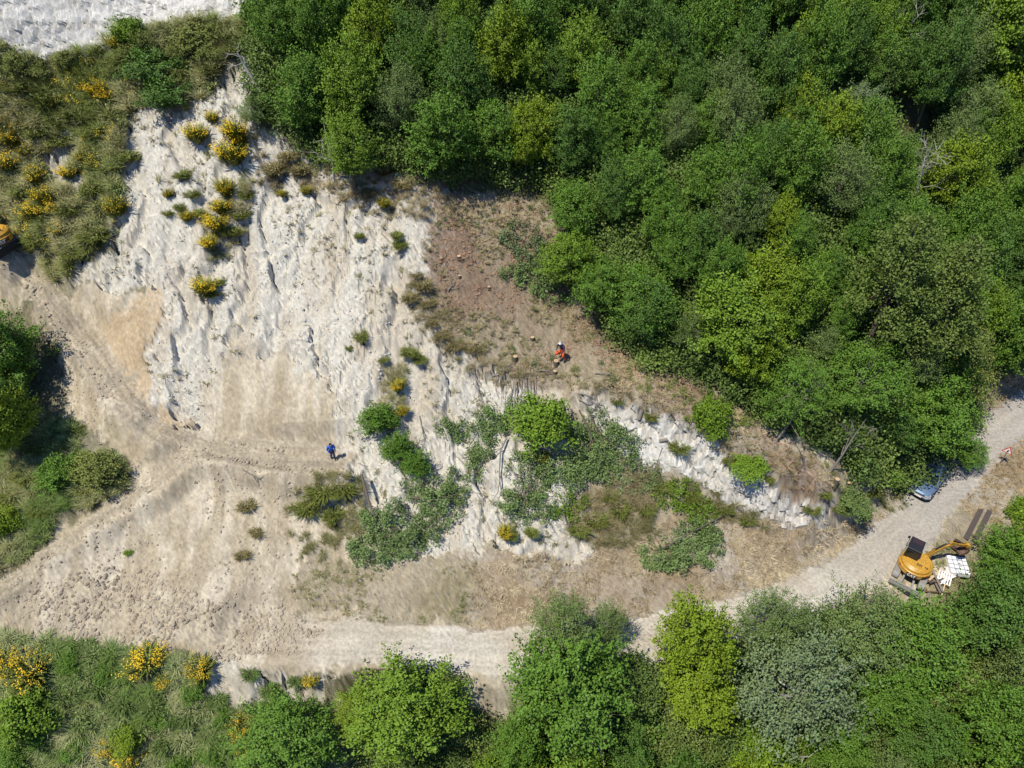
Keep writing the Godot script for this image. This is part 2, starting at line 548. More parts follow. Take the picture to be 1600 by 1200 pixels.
func make_terrain() -> void:
	var grit := RandomNumberGenerator.new()
	grit.seed = 3
	var xs := PackedFloat32Array()
	var zs := PackedFloat32Array()
	var x := -420.0
	while x < 420.0:
		xs.push_back(x)
		x += 60.0 if absf(x) > 120.0 else 12.0 if absf(x) > 61.0 else 0.5 if (x < -44.0 or x > 34.0) else 0.14
	var z := -480.0
	while z < 160.0:
		zs.push_back(z)
		z += 60.0 if z < -200.0 else 20.0 if z < -100.0 else 4.0 if z < -82.0 else 0.5 if z < -69.0 else 0.14 if z < -13.0 else 0.5 if z < -6.0 else 8.0 if z < 20 else 30.0
	var w := xs.size()
	var pos := PackedVector3Array()
	var col := PackedColorArray()
	var zn := PackedByteArray()
	for j in zs.size():
		for k in w:
			var px := xs[k]
			var pz := zs[j]
			var y := height(px, pz)
			var wx := px + n_low.get_noise_2d(px * 3.0, pz * 3.0) * 1.3 + n_fine.get_noise_2d(px * 0.7, pz * 0.7 + 90.0) * 0.55
			var wz := pz + n_low.get_noise_2d(px * 3.0 + 70.0, pz * 3.0) * 1.3 + n_fine.get_noise_2d(px * 0.7 + 90.0, pz * 0.7) * 0.55
			var q := zone(wx, wz)
			var here := zone(px, pz)
			if q == ROAD or here == ROAD or q == CLIFF or here == CLIFF:
				wx = px + (wx - px) * 0.4
				wz = pz + (wz - pz) * 0.4
				q = zone(wx, wz)
			var far := maxf(maxf(absf(px) - 60.0, -84.0 - pz), 0.0)
			var lc := Vector2(9, 0)
			if q == PATH or q == ROAD:
				lc = lane_at(q, px, pz)
				var rut := exp(-pow((absf(lc.x + 0.25 * n_low.get_noise_2d(lc.y * 2.0, 9.0)) - 0.72) / 0.24, 2.0))
				y -= rut * (0.09 if q == PATH else 0.04) - (0.03 if q == PATH else 0.01) * rut * sin(lc.y * 15.0)
			var push := 0.0
			var crack := 0.0
			if q == CLIFF:
				var cr := n_cell.get_noise_2d(px * 0.75 + y * 0.3, y * 0.9 + pz * 0.25)
				crack = 1.0 - smoothstep(-0.98, -0.86, cr)
				push = 0.55 * (smoothstep(-0.97, -0.75, cr) - 0.6) + 0.16 * n_mid.get_noise_2d(px * 0.5, y * 1.3) + 0.2 * n_block.get_noise_2d(px * 0.55 + pz * 0.3, y * 1.5) + 0.16 * n_block.get_noise_2d(px * 1.6 + 40.0, y * 3.0)
			y += grit.randf_range(-1.0, 1.0) * ROUGH[q]
			y += relief(q, px, y, pz) + n_low.get_noise_2d(px * 0.2, pz * 0.2) * minf(far * 0.06, 9.0)
			pos.push_back(Vector3(px - 0.35 * push, y, pz + 0.7 * push))
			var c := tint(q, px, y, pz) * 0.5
			for e in 2:      # crumbs of neighbouring kinds of ground lie in each other
				var hx := wx + pow(grit.randf_range(-1.0, 1.0), 3.0) * 2.3
				var hz := wz + pow(grit.randf_range(-1.0, 1.0), 3.0) * 2.3
				c += tint(zone(hx, hz), px, y, pz) * 0.25
			c = c.lerp(Color(0.24, 0.215, 0.17), 0.7 * crack)  # shade in the depth of the cracks, put into the rock colour
			if lc.x < 8.0:
				if q == ROAD: c = c.lerp(tint(TAN, px, y, pz), 1.0 - smoothstep(0.0, 9.0, lc.y)).lerp(Color(0.35, 0.325, 0.29), 0.8 * smoothstep(34.0, 52.0, lc.y))
				var st := n_mid.get_noise_2d(lc.x * 4.5, lc.y * 0.14) + 0.6 * n_fine.get_noise_2d(lc.x * 3.0, lc.y * 0.3)
				c = c * (1.0 + (0.17 if q == ROAD else 0.3) * st)
			c = c * (1.0 + grit.randf_range(-1.0, 1.0) * (0.05 if q == MARL or q == CLIFF or q == ROAD else 0.12))
			c.a = 1.0
			col.push_back(c)
			zn.push_back(q)
	var nor := PackedVector3Array()
	nor.resize(pos.size())
	for j in zs.size():
		for k in w:
			var e := pos[j * w + mini(k + 1, w - 1)] - pos[j * w + mini(k, w - 2)]
			var s := pos[mini(j + 1, zs.size() - 1) * w + k] - pos[mini(j, zs.size() - 2) * w + k]
			nor[j * w + k] = s.cross(e).normalized()
	for what in SHEETS:
		var re := PackedInt32Array()
		re.resize(pos.size())
		re.fill(-1)
		var mb := MB.new()
		for j in zs.size() - 1:
			for k in w - 1:
				var o := j * w + k
				if zn[o] != what: continue
				if what == CLIFF:      # broken rock: every facet for itself
					mb.tri(pos[o], pos[o + 1], pos[o + w + 1], col[o])
					mb.tri(pos[o], pos[o + w + 1], pos[o + w], col[o])
					continue
				for q in [o, o + 1, o + w + 1, o, o + w + 1, o + w]:
					if re[q] < 0:
						re[q] = mb.v.size()
						mb.v.push_back(pos[q]); mb.n.push_back(nor[q]); mb.c.push_back(col[q])
					mb.i.push_back(re[q])
		if mb.i.size():
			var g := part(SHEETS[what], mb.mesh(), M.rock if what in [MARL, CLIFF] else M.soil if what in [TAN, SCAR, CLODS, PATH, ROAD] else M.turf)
			g.set_meta("kind", "structure")

func ground_y(p: Vector3) -> Vector3:     # the point on the finished surface
	var q := zone(p.x, p.z)
	return Vector3(p.x, height(p.x, p.z) + relief(q, p.x, height(p.x, p.z), p.z), p.z)

func noise_tex(freq: float, lo: float, hi: float, kind := FastNoiseLite.TYPE_SIMPLEX_SMOOTH, seed_ := 1, octaves := 5) -> NoiseTexture2D:
	var f := FastNoiseLite.new()
	f.noise_type = kind
	f.frequency = freq
	f.seed = seed_
	f.fractal_octaves = octaves
	var t := NoiseTexture2D.new()
	t.width = 512
	t.height = 512
	t.seamless = true
	t.noise = f
	var g := Gradient.new()
	g.set_color(0, Color(lo, lo, lo))
	g.set_color(1, Color(hi, hi, hi))
	t.color_ramp = g
	return t

func ground_mat(tex: Texture2D, bump: Texture2D, scale: float, relief_cm: float) -> StandardMaterial3D:
	var m := mat(Color.WHITE, 0.95)
	m.metallic_specular = 0.2
	m.albedo_texture = tex
	m.heightmap_enabled = true
	m.heightmap_texture = bump
	m.heightmap_scale = relief_cm
	m.uv1_triplanar = true
	m.uv1_world_triplanar = true
	m.uv1_scale = Vector3.ONE * scale
	return m

# ---------------------------------------------------------------- plants
func rnd_dir(r: RandomNumberGenerator) -> Vector3:
	var y := r.randf_range(-1, 1)
	var t := r.randf_range(0, TAU)
	var s := sqrt(1.0 - y * y)
	return Vector3(s * cos(t), y, s * sin(t))

# tufts of leaves round one centre
func spray(mb: MB, r: RandomNumberGenerator, cen: Vector3, out: Vector3, rad: float, count: int, len: float, shade: float, flat := 1.0) -> void:
	for q in count:
		var o := rnd_dir(r) * rad * pow(r.randf(), 0.45)
		o.y *= flat
		o += out * o.dot(out) * 0.6
		var p := cen + o
		var d := (o.normalized() * 0.55 + rnd_dir(r) * 0.75 + out * 0.35).normalized()
		var nn := (out * 0.45 + Vector3.UP * 0.55 + rnd_dir(r) * 0.75).normalized()
		var side := d.cross(nn).normalized()
		var face := side.cross(d).normalized()
		if face.dot(out + Vector3.UP * 0.5) < 0.0: face = -face
		var l := len * r.randf_range(0.7, 1.3)
		var s := shade * r.randf_range(0.78, 1.22)
		mb.leaf(p, d, side, l, l * 0.72, (face * 0.75 + out * 0.35).normalized(), Color(s * r.randf_range(0.9, 1.12), s, s * r.randf_range(0.8, 1.1)))

# a rough dome of leaf tufts: uneven outline, tufts through the outer half of its volume
func dome_mesh(r: RandomNumberGenerator, rr: float, y0: float, y1: float, tufts: int, per: int, rad: float, len: float, rough := 0.3, boughs := 0) -> ArrayMesh:
	var mb := MB.new()
	var cy := y0 + (y1 - y0) * 0.42
	var bumps := []
	for q in 16:
		var d := rnd_dir(r)
		if d.y < -0.2: d.y = -d.y
		bumps.push_back([d, r.randf_range(0.35, 1.0) * rough, r.randf_range(6.0, 16.0)])
	var off := r.randf_range(0, 500)
	var n := 0
	while n < tufts:
		var d := rnd_dir(r)
		if d.y < -0.25 and r.randf() < 0.55: continue
		var f := 0.80 - rough * 0.45
		for b in bumps: f += float(b[1]) * exp(-float(b[2]) * (1.0 - d.dot(b[0])))
		f += n_mid.get_noise_3d(d.x * 5.0 + off, d.y * 5.0, d.z * 5.0) * rough * 0.7
		f = clampf(f, 0.35, 1.15)
		var ax := Vector3(rr, (y1 - cy) if d.y > 0.0 else (cy - y0), rr)
		var k := pow(r.randf_range(0.06, 1.0), 0.33)
		var p := Vector3(0, cy, 0) + d * ax * f * k
		# leaves keep together in boughs, with gaps between them
		var g := n_mid.get_noise_3d(p.x * 1.9 + off, p.y * 2.6, p.z * 1.9)
		n += 1
		if g < -0.03 and r.randf() < 0.85: continue
		if boughs > 0: p = Vector3(0, cy, 0) + (p - Vector3(0, cy, 0)) * 0.86
		var out := (d / ax).normalized()
		spray(mb, r, p, (out + Vector3.UP * 0.35).normalized(), rad * r.randf_range(0.65, 1.35), per, len, r.randf_range(0.72, 1.22) * lerpf(0.9, 1.0, k), 0.75)  # tufts deeper in the crown are coloured darker, as if shaded
	# leafy boughs that reach out of the mass and turn up at their tips
	for q in boughs:
		var d := rnd_dir(r)
		if d.y < -0.15: d.y = -d.y
		var a := Vector3(0, lerpf(cy, y1, maxf(d.y, 0.0)) * 0.75, 0)
		var tip := Vector3(0, cy, 0) + d * Vector3(rr, y1 - cy if d.y > 0.0 else cy - y0, rr) * r.randf_range(0.78, 1.22)
		var bend := Vector3(0, r.randf_range(-0.5, 0.2), 0) + rnd_dir(r) * 0.35
		var sh := r.randf_range(0.75, 1.3)
		var steps := 9
		for j in steps:
			var t := lerpf(0.5, 1.0, j / float(steps - 1))
			var c := a.lerp(tip, t) + bend * sin(t * PI) + rnd_dir(r) * 0.22
			spray(mb, r, c, (d + Vector3.UP * 0.4).normalized(), rad * lerpf(1.15, 0.55, (t - 0.5) * 2.0), int(per * lerpf(1.0, 0.5, (t - 0.5) * 2.0)), len, sh * r.randf_range(0.85, 1.15), 0.8)
	return mb.mesh()

# lobes: [centre, radius]; leaf tufts sit on the outside of their union
func crown_mesh(r: RandomNumberGenerator, lobes: Array, tufts: int, per: int, rad: float, len: float) -> ArrayMesh:
	var mb := MB.new()
	var total := 0.0
	for l in lobes: total += l[1] * l[1]
	for l in lobes:
		var want := int(tufts * l[1] * l[1] / total)
		for q in want:
			var d := rnd_dir(r)
			if d.y < -0.35: d.y = -d.y * 0.6
			d = d.normalized()
			var p: Vector3 = l[0] + d * float(l[1]) * r.randf_range(0.72, 1.06)
			var inside := false
			for o in lobes:
				if o != l and (p - o[0]).length() < float(o[1]) * 0.72:
					inside = true
					break
			if inside: continue
			spray(mb, r, p, d, rad * r.randf_range(0.7, 1.35), per, len, r.randf_range(0.78, 1.2), 0.7)
	return mb.mesh()

func lobed(r: RandomNumberGenerator, rr: float, cy: float, hh: float, count: int) -> Array:
	var l := [[Vector3(r.randf_range(-0.15, 0.15) * rr, cy + hh * 0.55, r.randf_range(-0.15, 0.15) * rr), rr * 0.42]]
	for q in count:
		var t := q * 2.399 + r.randf_range(-0.5, 0.5)
		var h := lerpf(-0.85, 0.75, fmod(q * 0.618 + 0.2, 1.0))
		var d := rr * sqrt(maxf(0.12, 1.0 - h * h * 0.9)) * r.randf_range(0.38, 0.86)
		l.push_back([Vector3(cos(t) * d, cy + h * hh, sin(t) * d), rr * r.randf_range(0.2, 0.38)])
	return l

func trunk_mesh(r: RandomNumberGenerator, h: float, lobes: Array, rad: float) -> ArrayMesh:
	var mb := MB.new()
	var top := Vector3(r.randf_range(-0.3, 0.3), h * 0.62, r.randf_range(-0.3, 0.3))
	mb.tube([Vector3(0, -0.4, 0), Vector3(0.03, 0.2, 0), top * 0.5 + Vector3(0.1, 0, 0.05), top, top + Vector3(0.1, h * 0.22, 0)], [rad * 1.5, rad, rad * 0.8, rad * 0.6, rad * 0.2], 7)
	for l in lobes:
		var f := r.randf_range(0.45, 0.95)
		var a: Vector3 = top * f
		var e: Vector3 = a.lerp(l[0], 0.95)
		mb.tube([a, a.lerp(e, 0.5) + Vector3(0, -0.12, 0), e, e + (e - a) * 0.25 + Vector3(0, 0.3, 0)], [rad * 0.45, rad * 0.3, rad * 0.16, rad * 0.05], 5)
	return mb.mesh()

var kinds := {}     # kind -> list of [trunk, crown, height of the crown's centre, radius]

func make_kinds() -> void:
	var r := RandomNumberGenerator.new()
	r.seed = 7
	for q in 8:      # broad crowns of the wood
		var l := lobed(r, 2.4, 4.0, 2.4, 11)
		_kind("broad", trunk_mesh(r, 7.0, l, 0.15), dome_mesh(r, 3.0, 0.5, 7.5, 1350, 15, 0.27, 0.145, 0.7, 58), 4.0, 3.1)
	for q in 3:      # big-leaved, bright
		var l := lobed(r, 2.3, 4.2, 2.6, 11)
		_kind("bright", trunk_mesh(r, 7.4, l, 0.15), dome_mesh(r, 3.0, 0.5, 7.9, 950, 17, 0.30, 0.175, 0.65, 52), 4.2, 3.1)
	for q in 3:      # airy, grey leaves and pale limbs
		var l := lobed(r, 2.9, 4.6, 3.0, 18)
		_kind("airy", trunk_mesh(r, 8.0, l, 0.14), dome_mesh(r, 3.5, 0.8, 8.2, 1200, 14, 0.30, 0.13, 0.8, 64), 4.5, 3.6)
	for q in 2:      # pines: layered boughs
		var l := []
		for k in 22:
			var h := 2.6 + 5.2 * k / 22.0
			var d := (8.6 - h) * 0.42 * r.randf_range(0.6, 1.0)
			var t := k * 2.399
			l.push_back([Vector3(cos(t) * d, h, sin(t) * d), 0.62 + 0.3 * (8.0 - h) / 6.0])
		_kind("pine", trunk_mesh(r, 9.5, l, 0.16), crown_mesh(r, l, 620, 26, 0.33, 0.125), 5.0, 2.4)
	for q in 3:      # bushes, leafy to the ground
		var l := lobed(r, 1.0, 0.7, 0.5, 7)
		_kind("bush", trunk_mesh(r, 1.2, l, 0.04), dome_mesh(r, 1.4, -0.25, 1.7, 520, 14, 0.17, 0.105, 0.8, 34), 0.7, 1.45)
	make_tussocks(r)
	for q in 3:      # broom: sheaves of thin green shoots under yellow flowers
		var mb := MB.new()
		var fl := MB.new()
		var st := MB.new()
		for k in 240:
			var t := r.randf_range(0, TAU)
			var lean := pow(r.randf(), 0.7) * 1.0
			var d := Vector3(cos(t) * lean, 1.0, sin(t) * lean).normalized()
			var a := Vector3(cos(t), 0, sin(t)) * r.randf_range(0, 0.25)
			var len := r.randf_range(0.7, 1.25)
			var sd := Vector3(-sin(t), 0, cos(t))
			var s := r.randf_range(0.7, 1.25)
			for j in 2:
				mb.blade(a + d * len * 0.3 * j + rnd_dir(r) * 0.06, (d + rnd_dir(r) * 0.25).normalized(), Vector3(cos(t), -0.5, sin(t)) * 0.12, sd, len * 0.75, 0.07, Color(s, s, s * 0.9))
			if k % 24 == 0: st.tube([Vector3(0, -0.2, 0), a + d * len * 0.5], [0.025, 0.012], 4)
			if n_mid.get_noise_2d(cos(t) * lean * 5.0 + q * 40.0, sin(t) * lean * 5.0) > -0.02 and r.randf() < 0.5:
				for j in 10:
					var p := a + d * len * r.randf_range(0.6, 1.08) + rnd_dir(r) * 0.12
					var e := rnd_dir(r)
					var f := r.randf_range(0.8, 1.2)
					fl.leaf(p, e, e.cross(Vector3(0.2, 0.9, 0.3)).normalized(), 0.06, 0.055, (Vector3.UP + d).normalized(), Color(f, f * r.randf_range(0.85, 1.05), f))
		kinds.get_or_add("broom", []).push_back([st.mesh(), mb.mesh(), 0.6, 1.0, fl.mesh()])

func make_tussocks(r: RandomNumberGenerator) -> void:
	for q in 3:
		var mb := MB.new()
		for k in 420:
			var t := r.randf_range(0, TAU)
			var lean := pow(r.randf(), 0.6) * 1.5
			var d := Vector3(cos(t) * lean, 1.0, sin(t) * lean).normalized()
			var s := r.randf_range(0.6, 1.3)
			var a := Vector3(cos(t), 0, sin(t)) * r.randf_range(0, 0.5) * (0.6 + n_mid.get_noise_2d(cos(t) * 3.0 + q * 9.0, sin(t) * 3.0))
			mb.blade(a, d, Vector3(cos(t), -0.7, sin(t)) * 0.16, Vector3(-sin(t), 0, cos(t)), r.randf_range(0.35, 0.85), 0.045, Color(s, s, s * 0.85))
			if k % 7 == 0: spray(mb, r, a + d * 0.4, Vector3.UP, 0.12, 6, 0.09, s * 0.9)
		var st := MB.new()
		st.tube([Vector3(0, -0.2, 0), Vector3(0.02, 0.2, 0)], [0.04, 0.02], 5)
		kinds.get_or_add("tussock", []).push_back([st.mesh(), mb.mesh(), 0.35, 0.85])

func _kind(k: String, trunk: Mesh, crown: Mesh, cy: float, rr: float) -> void:
	kinds.get_or_add(k, []).push_back([trunk, crown, cy, rr])

var standing := []      # [plan position, radius] of the trees

func tree(called: String, kind: String, u: float, v: float, rpx: float, green: StandardMaterial3D, label: String, category: String, group := "", stretch := 1.0, r: RandomNumberGenerator = null, bark: StandardMaterial3D = null, pick := -1) -> Node3D:
	var ks: Array = kinds[kind]
	var k: Array = ks[(pick if pick >= 0 else r.randi()) % ks.size()]
	var s := 1.0
	var p := Vector3.ZERO
	for q in 2:
		p = at(u, v, float(k[2]) * s * stretch)
		var depth := -(p.y + 3.0 * s - EYE.y) * sp - p.z * cp
		s = rpx * depth / FOCAL / float(k[3])
	var o := thing(called, p - Vector3(0, 0.1, 0), r.randf_range(0, TAU), label, category, group)
	var lop := r.randf_range(0.86, 1.16)
	o.scale = Vector3(s * lop, s * stretch, s / lop)
	part("trunk" if not kind in ["broom", "tussock"] else "stem", k[0], bark if bark else M.bark, o)
	part("crown" if not kind in ["bush", "broom", "tussock"] else "foliage", k[1], green, o)
	if kind == "broom": part("blossom", k[4], M.yellow, o)
	standing.push_back([Vector2(p.x, p.z), s * float(k[3])])
	return o

func tuft_mesh(r: RandomNumberGenerator, blades: int, h: float, spread: float, wid: float) -> ArrayMesh:
	var mb := MB.new()
	for q in blades:
		var t := r.randf_range(0, TAU)
		var o := Vector3(cos(t), 0, sin(t))
		var d := (Vector3.UP + o * r.randf_range(0.1, spread)).normalized()
		var s := r.randf_range(0.7, 1.25)
		mb.blade(o * r.randf_range(0, 0.12), d, o * h * 0.25 + Vector3(0, -0.1 * h, 0), Vector3(-o.z, 0, o.x), h * r.randf_range(0.6, 1.1), wid, Color(s, s, s * 0.9))
	return mb.mesh()

# a cover of tufts over a part of the ground; dens per square metre
func cover(called: String, label: String, category: String, meshes: Array, m: StandardMaterial3D, px: Array, dens: float, seed_: int, cols: Array, size := Vector2(0.7, 1.3), zones := [], patchy := 0.0, clump := 1.0, skew := 1.0) -> void:
	var r := RandomNumberGenerator.new()
	r.seed = seed_
	var hp := at(1418, 185)
	var hollow := Vector2(hp.x, hp.z)      # the dark hollow of the wood
	var poly := outline(px)
	var lo := poly[0]
	var hi := poly[0]
	for p in poly:
		lo = lo.min(p)
		hi = hi.max(p)
	var area := (hi.x - lo.x) * (hi.y - lo.y)
	var xf := []
	var cc := []
	for q in int(area * dens):
		var p := Vector2(r.randf_range(lo.x, hi.x), r.randf_range(lo.y, hi.y))
		var keep := r.randf()
		if not Geometry2D.is_point_in_polygon(p, poly): continue
		if zones and not zone(p.x, p.y) in zones: continue
		if called == "undergrowth" and p.distance_to(hollow) < 3.2: continue
		var nn := n_low.get_noise_2d(p.x * 2.6 * clump + seed_, p.y * 2.6 * clump) + 0.5 * n_mid.get_noise_2d(p.x * 0.6, p.y * 0.6 + seed_)
		if patchy > 0.0 and nn * 1.4 + 0.5 < patchy * (0.5 + keep * 0.7): continue
		var g := ground_y(Vector3(p.x, 0, p.y))
		var b := Basis(Vector3.UP, r.randf_range(0, TAU)).rotated(Vector3(1, 0, 0), r.randf_range(0.0, 0.5)).scaled(Vector3.ONE * lerpf(size.x, size.y, pow(r.randf(), skew)))
		xf.push_back(Transform3D(b, g - Vector3(0, 0.03, 0)))
		var w := clampf(0.5 + nn * 1.3 + r.randf_range(-0.35, 0.35), 0, 1)
		cc.push_back((cols[0] as Color).lerp(cols[1], w))
	for k in meshes.size():
		var mm := MultiMesh.new()
		mm.transform_format = MultiMesh.TRANSFORM_3D
		mm.use_colors = true
		mm.mesh = meshes[k]
		var n := 0
		for q in range(k, xf.size(), meshes.size()): n += 1
		mm.instance_count = n
		n = 0
		for q in range(k, xf.size(), meshes.size()):
			mm.set_instance_transform(n, xf[q])
			mm.set_instance_color(n, cc[q])
			n += 1
		var o := MultiMeshInstance3D.new()
		o.multimesh = mm
		o.material_override = m
		if k == 0:
			o.name = numbered(called)
			add_child(o)
			tag(o, label, category, "", "stuff")
		else:
			o.name = "tuft"
			o.set_meta("kind", "stuff")
			get_node(NodePath(called if wsum[called] == 1 else "%s_%03d" % [called, wsum[called] - 1])).add_child(o, true)

# ---------------------------------------------------------------- what grows where
const LANDMARKS := [["the leaning snag", 400, 120], ["the dark hole", 1430, 195], ["the pale silvery tree", 1335, 180], ["the brown-tinged tree", 1255, 185], ["the large olive pine", 1440, 430], ["the worker in orange", 876, 550], ["the parked car", 1440, 750], ["the small lime tree", 838, 200], ["the cliff-edge bush", 1112, 660], ["the warning sign", 1570, 705], ["the road excavator", 1420, 870], ["the tall lime-green tree", 1085, 1040], ["the silver-leaved tree", 1240, 1060], ["the top-edge rock", 882, 25], ["the dead twig tangle", 1415, 290], ["the overhanging tree", 545, 235], ["the white pallet load", 1495, 885], ["the tree shading the car", 1470, 660], ["the left-edge excavator", 10, 375], ["the person in blue", 520, 705], ["the orange earth scar", 225, 480], ["the round broom", 225, 1030], ["the dark ivy bushes", 610, 680], ["the round yellow-green tree", 640, 1105], ["the top-left cliff", 150, 45], ["the lone broom", 318, 445], ["the left-edge trees", 20, 590], ["the lowest broom", 200, 1180]]
const COUNT := ["", "", "two", "three", "four", "five", "six", "seven", "eight", "nine", "ten", "eleven", "twelve", "thirteen", "fourteen", "fifteen", "sixteen", "seventeen", "eighteen", "nineteen", "twenty", "twenty-one", "twenty-two", "twenty-three", "twenty-four", "twenty-five"]
const WAYS := ["right of", "below right of", "below", "below left of", "left of", "above left of", "above", "above right of"]
var labels_used := {}

func whereabouts(what: String, u: float, v: float) -> String:
	var l := LANDMARKS.duplicate()
	l.sort_custom(func(a, b): return Vector2(a[1] - u, a[2] - v).length() < Vector2(b[1] - u, b[2] - v).length())
	for k in l.size():
		var d := Vector2(u - l[k][1], v - l[k][2])
		var way: String = WAYS[int(roundf(d.angle() / (TAU / 8.0)) + 8) % 8]
		var n := int(roundf(d.length() / 20.5))
		if n >= COUNT.size(): continue
		var t := "%s, %s metres %s %s" % [what, COUNT[n], way, l[k][0]]
		if n < 2: t = "%s, close %s %s" % [what, way, l[k][0]]
		if not labels_used.has(t):
			labels_used[t] = true
			return t
	return what + " in the wood"

func plants() -> void:
	var r := RandomNumberGenerator.new()
	r.seed = 4711
	# --- trees that can be told apart
	var named := [
	["bright", 838, 205, 46, M.lime, 1.0, "small lime-green tree standing out in the darker wood"],
	["broad", 545, 235, 48, M.fresh, 1.1, "yellowish green tree hanging over the slope's upper edge, with bare white twigs"],
	["broad", 690, 215, 62, M.green, 1.0, "big round green tree at the wood's edge above the brown clearing"],
	["broad", 478, 150, 58, M.green, 1.0, "green tree right behind the bare leaning snag"],
	["broad", 550, 130, 60, M.fresh, 1.1, "fresh green tree at the wood's corner above the white slope"],
	["airy", 395, 175, 30, M.grey_green, 0.8, "thin grey-green tree hanging below the bare leaning snag"],
	["bush", 420, 25, 50, M.green, 1.2, "leafy bush where the wood meets the top-left cliff"],
	["broad", 770, 215, 50, M.green, 1.0, "green tree left of the small lime tree, above the clearing"],
	["broad", 895, 330, 50, M.green, 0.9, "mid-green tree bulging over the clearing's right edge"],
	["broad", 890, 410, 50, M.fresh, 0.9, "fresh green tree beside the cut pale branches of the clearing"],
	["broad", 1000, 470, 60, M.green, 0.9, "broad dark-skirted tree up right from the orange worker"],
	["broad", 940, 450, 50, M.green, 0.9, "green tree with bare trunks beneath it above the orange worker"],
	["bright", 1140, 510, 68, M.fresh, 1.1, "bright yellow-green tree above the clifftop bush"],
	["bright", 1200, 450, 58, M.lime, 1.0, "yellowish tree in the wood, left of the large pine"],
	["airy", 1255, 190, 40, M.olive, 1.1, "brown-tinged olive tree left of the pale silvery tree"],
	["airy", 1335, 185, 52, M.silver, 1.0, "pale silvery tree at the left of the wood's dark hole"],
	["airy", 1525, 180, 52, M.grey_green, 1.0, "grey-green feathery tree right of the wood's dark hole"],
	["bright", 1560, 50, 60, M.fresh, 1.2, "light green tree in the top right corner"],
	["pine", 1400, 430, 66, M.pine, 1.15, "large olive-green pine with layered boughs, left one of two"],
	["pine", 1480, 460, 66, M.pine, 1.15, "large olive-green pine with layered boughs, right one of two"],
	["pine", 1505, 560, 44, M.olive, 1.0, "small yellowish pine beside the road bend"],
	["airy", 1345, 600, 78, M.green, 0.9, "wide feathery tree at the wood's lower edge with leaning bare trunks"],
	["airy", 1240, 610, 66, M.green, 0.9, "feathery tree over a thin leaning trunk by the ridge"],
	["broad", 1460, 650, 66, M.green, 0.95, "dark green tree whose branches hang over the parked car"],
	["broad", 1392, 676, 44, M.dark_green, 0.9, "dark low tree left of the parked car"],
	["bush", 1394, 746, 22, M.green, 1.0, "leafy bush hiding the car's near wing"],
	["broad", 1514, 708, 32, M.green, 0.75, "leafy limb-like small tree over the road right of the car"],
	["bush", 1112, 658, 34, M.fresh, 1.8, "bright green bush on the cliff edge"],
	["bush", 1172, 722, 40, M.fresh, 0.5, "bright spreading bush clinging to the white cliff face"],
	["bush", 1325, 785, 34, M.grey_green, 1.0, "grey-green bush at the right end of the white cliff"],
	["broad", 634, 1108, 92, M.fresh, 0.9, "large round yellow-green tree below the dirt road"],
	["broad", 445, 1160, 84, M.green, 0.8, "dark green tree at the bottom edge, left of the round yellow-green one"],
	["bright", 1088, 1000, 62, M.lime, 1.25, "tall lime-green tree beside the road, upper part"],
	["bright", 1085, 1085, 60, M.lime, 1.0, "lower lime-green tree in front of the tall one"],
	["broad", 893, 1075, 100, M.green, 1.0, "dark green tree leaning over the road, left of the lime-green one"],
	["airy", 884, 985, 60, M.grey_green, 1.2, "thin grey-green treetop reaching across the dirt road"],
	["airy", 950, 978, 40, M.grey_green, 1.1, "slender pale treetop over the road, between the dark tree and the lime-green one"],
	["airy", 1240, 1075, 112, M.silver, 1.0, "big silver-leaved tree with white twigs at the bottom"],
	["airy", 1205, 975, 60, M.grey_green, 1.1, "grey-green tree beside the road right of the lime-green tree"],
	["airy", 1345, 990, 82, M.grey_green, 1.0, "airy grey-green tree reaching over the road below the excavator"],
	["broad", 1430, 1010, 78, M.green, 1.0, "green tree below the excavator's blade"],
	["broad", 1555, 960, 72, M.dark_green, 1.0, "dark green tree below the white pallet load"],
	["broad", 1575, 870, 54, M.green, 0.9, "bright green tree right of the white pallet load at the edge"],
	["bush", 1600, 800, 30, M.fresh, 1.0, "small green bush at the right edge above the steel ramps"],
	["broad", 5, 545, 68, M.green, 0.9, "round green tree on the left edge beside the track, upper one"],
	["broad", -8, 640, 62, M.dark_green, 0.9, "dark green tree on the left edge beside the track, lower one"],
	["bright", 5, 590, 40, M.fresh, 0.8, "bright green bushy tree at the left edge between two darker ones"],
	["bush", 10, 815, 34, M.lime, 1.0, "bright yellow-green bush at the left edge below the lower path"],
	["bush", 45, 1115, 62, M.fresh, 1.0, "bright green bush in the lower left scrub"],
	["bush", 205, 1150, 34, M.lime, 1.0, "yellow-green bush above the orange-flowered broom at the bottom"],
	["bush", 90, 740, 40, M.green, 0.9, "green bush in the scrub patch between the two paths"],
	["bush", 155, 735, 42, M.olive, 0.9, "olive bush at the right end of the scrub between the paths"],
	["bush", 240, 105, 50, M.dark_green, 0.7, "dark leafy bush in the upper-left scrub, below the cliff"],
	["bush", 205, 50, 34, M.fresh, 0.9, "fresh green bush under the top-left cliff"],
	["bush", 310, 55, 50, M.olive, 0.55, "olive bush below the pale bank at the top"],
	["bush", 262, 145, 48, M.dark_green, 0.7, "dark bush at the white slope's upper end"],
	["bush", 850, 660, 56, M.fresh, 1.1, "bright green rounded bush standing among the cut branches"],
	["bush", 594, 655, 34, M.green, 1.1, "dark green ivy bush on the white slope, upper"],
	["bush", 618, 700, 28, M.green, 1.3, "dark green ivy bush on the white slope, lower"],
	["bush", 648, 725, 26, M.green, 1.4, "narrow green bush right of the two ivy bushes"],
	["bush", 1000, 1120, 40, M.green, 1.0, "green bush between the dark tree and the lime-green tree"],
	["airy", 560, 1110, 46, M.lime, 0.8, "sparse yellowish bush left of the round yellow-green tree"],
	]
